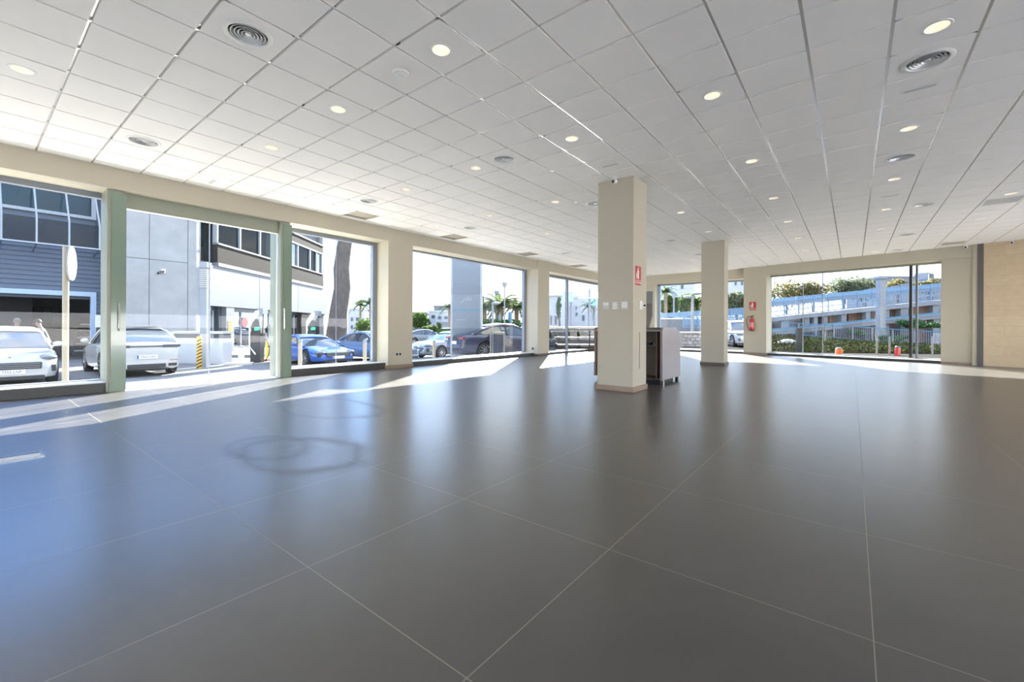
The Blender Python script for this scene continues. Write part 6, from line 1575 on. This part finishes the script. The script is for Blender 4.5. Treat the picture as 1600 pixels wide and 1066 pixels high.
# bits close to the rear glass
p = W(1249, 556, 18.0)
t = thing('dark_stand', 'dark upright display stand just outside the large rear window', 'stand', (p.x, p.y, -0.02))
zt, zm = W(1249, 513, 18.0).z, W(1249, 540, 18.0).z
b = MB(); obx(b, p.x, p.y, 0.115, 0.05, zm, zt); b.build('panel', 'car_trim', t)
b = MB(); obx(b, p.x, p.y, 0.115, 0.06, 0.12, zm); b.build('lower_box', 'black', t)
b = MB(); obx(b, p.x - 0.05, p.y - 0.04, 0.05, 0.05, -0.02, 0.12); b.build('foot', 'black', t)
for u, v0, v1, D, m, nm, lab in ((1311, 543, 552, 18.3, 'orange', 'orange_lamp', 'orange garden lamp on the ground outside the large rear window'), (1402, 541, 555, 18.3, 'ext_red', 'red_lantern', 'red lantern on the ground left of the black mullion')):
    p = W(u, v1, D); h = W(u, v0, D).z; z0 = gz(p.x, p.y); z0 = -0.02; r = 0.13 if m == 'orange' else 0.1
    t = thing(nm, lab, 'lantern', (p.x, p.y, z0))
    b = MB(); b.lathe([(0, 0), (r, 0), (r, (h - z0) * 0.7), (r * 0.8, (h - z0) * 0.85), (0, (h - z0) * 0.85)], (p.x, p.y, z0), 16); b.build('body', m, t, smooth=True)
    b = MB(); b.lathe([(r * 0.85, (h - z0) * 0.85), (r * 0.95, (h - z0) * 0.88), (r * 0.4, (h - z0)), (0, (h - z0))], (p.x, p.y, z0), 16); b.build('lid', 'dark_frame', t, smooth=True)
for u in (1370, 1390, 1457):
    p = W(u, 556, 18.6); q = W(u, 526, 18.6); b = MB(); b.cyl((p.x, p.y, -0.05), (q.x, q.y, q.z), 0.035, n=10)
    tag(b.build('slim_post', 'rail_white'), 'slim pale post outside the large rear window ' + {1370: 'below the brick pillar', 1390: 'left of the red lantern', 1457: 'right of the black mullion'}[u], 'post')
for k in range(3):
    p = W(1222 + 9 * k, 545 - 3 * k, 25.0); b = MB(); b.ball((p.x, p.y, 0.1 + 0.1 * (k % 2)), 0.5, 0.45, 0.3, 12, 8)
    tag(b.build('boulder', 'rubble', smooth='all'), 'pale boulder at the left foot of the planted slope, ' + ('nearest the pier', 'middle of three', 'nearest the dark stand')[k], 'rock')

# beyond the small rear window
terrace('grey rubble wall outside the small rear window', 1015, 1112, 26.5, 26.5, 521, 548)
railing('white framed glass railing in front of the grey rubble wall', ((1030, 548), (1168, 549)), ((1030, 521), (1168, 521)), 23.0, 23.0, 0, 4, 'rail_white', 'rail_white', name='garden_railing', foot=-0.02)
terrace('pale grey ramp wall behind the rubble wall', 1025, 1105, 33, 33, 499, 530, m='render_grey', name='ramp_wall')
railing('blue railing above the pale ramp wall', ((1025, 499), (1180, 496)), ((1025, 491), (1180, 480)), 35, 35, 50, 8, 'rail_blue', 'rail_blue', band=(0.3, 1.0), name='ramp_railing')
railing('blue railing right of the white street lamp', ((1068, 511), (1180, 514)), ((1068, 496), (1180, 497)), 31, 31, 24, 5, 'rail_blue', 'rail_blue', band=(0.2, 0.85), name='ramp_railing')
lamp_post('white street lamp with two curved arms outside the small rear window', 1082, 29, 466, 0.10, heads=((7, -7), (-7, -2)), zbase=-0.02)
lamp_post('white flag pole near the left frame of the small rear window', 1053, 36, 466, 0.06, zbase=-0.02, name='white_pole')
for k, (lab, u, D, v0, v1, w, m) in enumerate((('dense green tree at the left of the small rear window', 1045, 46, 461, 496, 36, 'crown_green'), ('green tree behind the white street lamp', 1078, 48, 462, 494, 44, 'crown_green'),
        ('light green tree partly behind the far column', 1100, 47, 464, 496, 34, 'crown_green'), ('green tree between the far column and the extinguisher', 1150, 46, 456, 484, 40, 'crown_grey'))):
    tree('broadleaf_tree', lab, u, D, v0, v1, w, m, 1200, size=0.2, zbase=0.0, clumps=12)
palm('palm tree at the left frame of the small rear window', 1040, 44, 456, 14, zbase=0, trunk_r=0.25)
house('white apartment block above the trees behind the white street lamp', 1070, 75, 432, 480, 30, windows=[(1063, 1068, 436, 441), (1063, 1068, 444, 452)], zbase=0, name='apartment_block', m='villa_white')
house('white apartment block above the trees between far column and extinguisher', 1152, 75, 424, 470, 44, windows=[(1146, 1152, 428, 434), (1147, 1151, 438, 446), (1157, 1161, 438, 446)], zbase=0, name='apartment_block', m='villa_white')

# ================================================================== LIGHT
SUN_AZ = Vector((-0.513, 0.858, 0)).normalized(); SUN_EL = math.radians(25.5)
SUN_STR, SKY_STR, EXPOSURE = 12.0, 1.0, 3.77
sun = bpy.data.lights.new('sun', 'SUN'); sun.energy = SUN_STR; sun.angle = math.radians(0.6); sun.color = (1.0, 0.95, 0.86)
so = bpy.data.objects.new('sun', sun); C.objects.link(so)
to_sun = SUN_AZ * math.cos(SUN_EL) + Vector((0, 0, math.sin(SUN_EL)))
so.rotation_euler = to_sun.to_track_quat('Z', 'Y').to_euler(); so.location = (-20, 40, 30)

wd = bpy.data.worlds.new('sky'); bpy.context.scene.world = wd; wd.use_nodes = True; nt = wd.node_tree; N = nt.nodes.new; L = nt.links.new
for n in list(nt.nodes): nt.nodes.remove(n)
out = N('ShaderNodeOutputWorld'); bg = N('ShaderNodeBackground'); tcn = N('ShaderNodeTexCoord')
sp = N('ShaderNodeSeparateXYZ'); L(tcn.outputs['Generated'], sp.inputs[0])
ramp_ = N('ShaderNodeValToRGB'); L(sp.outputs['Z'], ramp_.inputs[0])
cr = ramp_.color_ramp; cr.elements[0].position = 0.0; cr.elements[0].color = (0.86, 0.92, 1.0, 1); cr.elements[1].position = 0.75; cr.elements[1].color = (0.16, 0.36, 0.90, 1)
e = cr.elements.new(0.22); e.color = (0.42, 0.64, 1.0, 1)
mp = N('ShaderNodeMapping'); mp.inputs['Scale'].default_value = (2.0, 2.0, 6.0); L(tcn.outputs['Generated'], mp.inputs['Vector'])
nz = N('ShaderNodeTexNoise'); nz.inputs['Scale'].default_value = 2.6; nz.inputs['Detail'].default_value = 8; nz.inputs['Roughness'].default_value = 0.6; L(mp.outputs[0], nz.inputs['Vector'])
cl = N('ShaderNodeValToRGB'); L(nz.outputs['Fac'], cl.inputs[0]); cl.color_ramp.elements[0].position = 0.40; cl.color_ramp.elements[0].color = (0, 0, 0, 1); cl.color_ramp.elements[1].position = 0.62; cl.color_ramp.elements[1].color = (1, 1, 1, 1)
nz2 = N('ShaderNodeTexNoise'); nz2.inputs['Scale'].default_value = 6.0; nz2.inputs['Detail'].default_value = 6; L(mp.outputs[0], nz2.inputs['Vector'])
cm = N('ShaderNodeMapRange'); cm.inputs['From Min'].default_value = 0.3; cm.inputs['From Max'].default_value = 0.7; cm.inputs['To Min'].default_value = 0.72; cm.inputs['To Max'].default_value = 1.25; L(nz2.outputs['Fac'], cm.inputs['Value'])
cw = N('ShaderNodeVectorMath'); cw.operation = 'SCALE'; cw.inputs[0].default_value = (1.0, 0.99, 0.97); L(cm.outputs[0], cw.inputs['Scale'])
mx = N('ShaderNodeMixRGB'); L(ramp_.outputs[0], mx.inputs[1]); L(cw.outputs['Vector'], mx.inputs[2])
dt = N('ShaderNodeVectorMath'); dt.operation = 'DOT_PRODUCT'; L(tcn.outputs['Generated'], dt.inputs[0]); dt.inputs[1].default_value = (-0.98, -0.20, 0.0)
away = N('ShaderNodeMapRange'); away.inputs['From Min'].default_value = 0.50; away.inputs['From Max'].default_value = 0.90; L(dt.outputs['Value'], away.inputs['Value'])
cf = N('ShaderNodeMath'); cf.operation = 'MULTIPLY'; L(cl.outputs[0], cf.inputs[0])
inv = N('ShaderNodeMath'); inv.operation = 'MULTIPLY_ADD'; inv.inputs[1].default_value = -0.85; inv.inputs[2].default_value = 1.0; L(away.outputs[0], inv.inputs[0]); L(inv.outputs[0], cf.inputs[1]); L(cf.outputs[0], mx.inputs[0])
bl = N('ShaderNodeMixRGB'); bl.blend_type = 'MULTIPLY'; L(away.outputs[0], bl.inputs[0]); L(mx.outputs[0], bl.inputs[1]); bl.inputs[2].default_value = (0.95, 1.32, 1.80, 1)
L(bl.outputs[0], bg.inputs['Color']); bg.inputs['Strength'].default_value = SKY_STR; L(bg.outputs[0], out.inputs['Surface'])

sc = bpy.context.scene
sc.view_settings.view_transform = 'Standard'; sc.view_settings.look = 'None'; sc.view_settings.gamma = 1.0; sc.view_settings.use_curve_mapping = False
sc.view_settings.exposure = EXPOSURE
sc.cycles.use_denoising = True; sc.cycles.denoiser = 'OPENIMAGEDENOISE'
sc.cycles.max_bounces = 10; sc.cycles.diffuse_bounces = 6; sc.cycles.glossy_bounces = 4; sc.cycles.transparent_max_bounces = 16
sc.cycles.sample_clamp_indirect = 6.0; sc.cycles.caustics_reflective = True; sc.cycles.blur_glossy = 2.0; sc.cycles.caustics_refractive = False
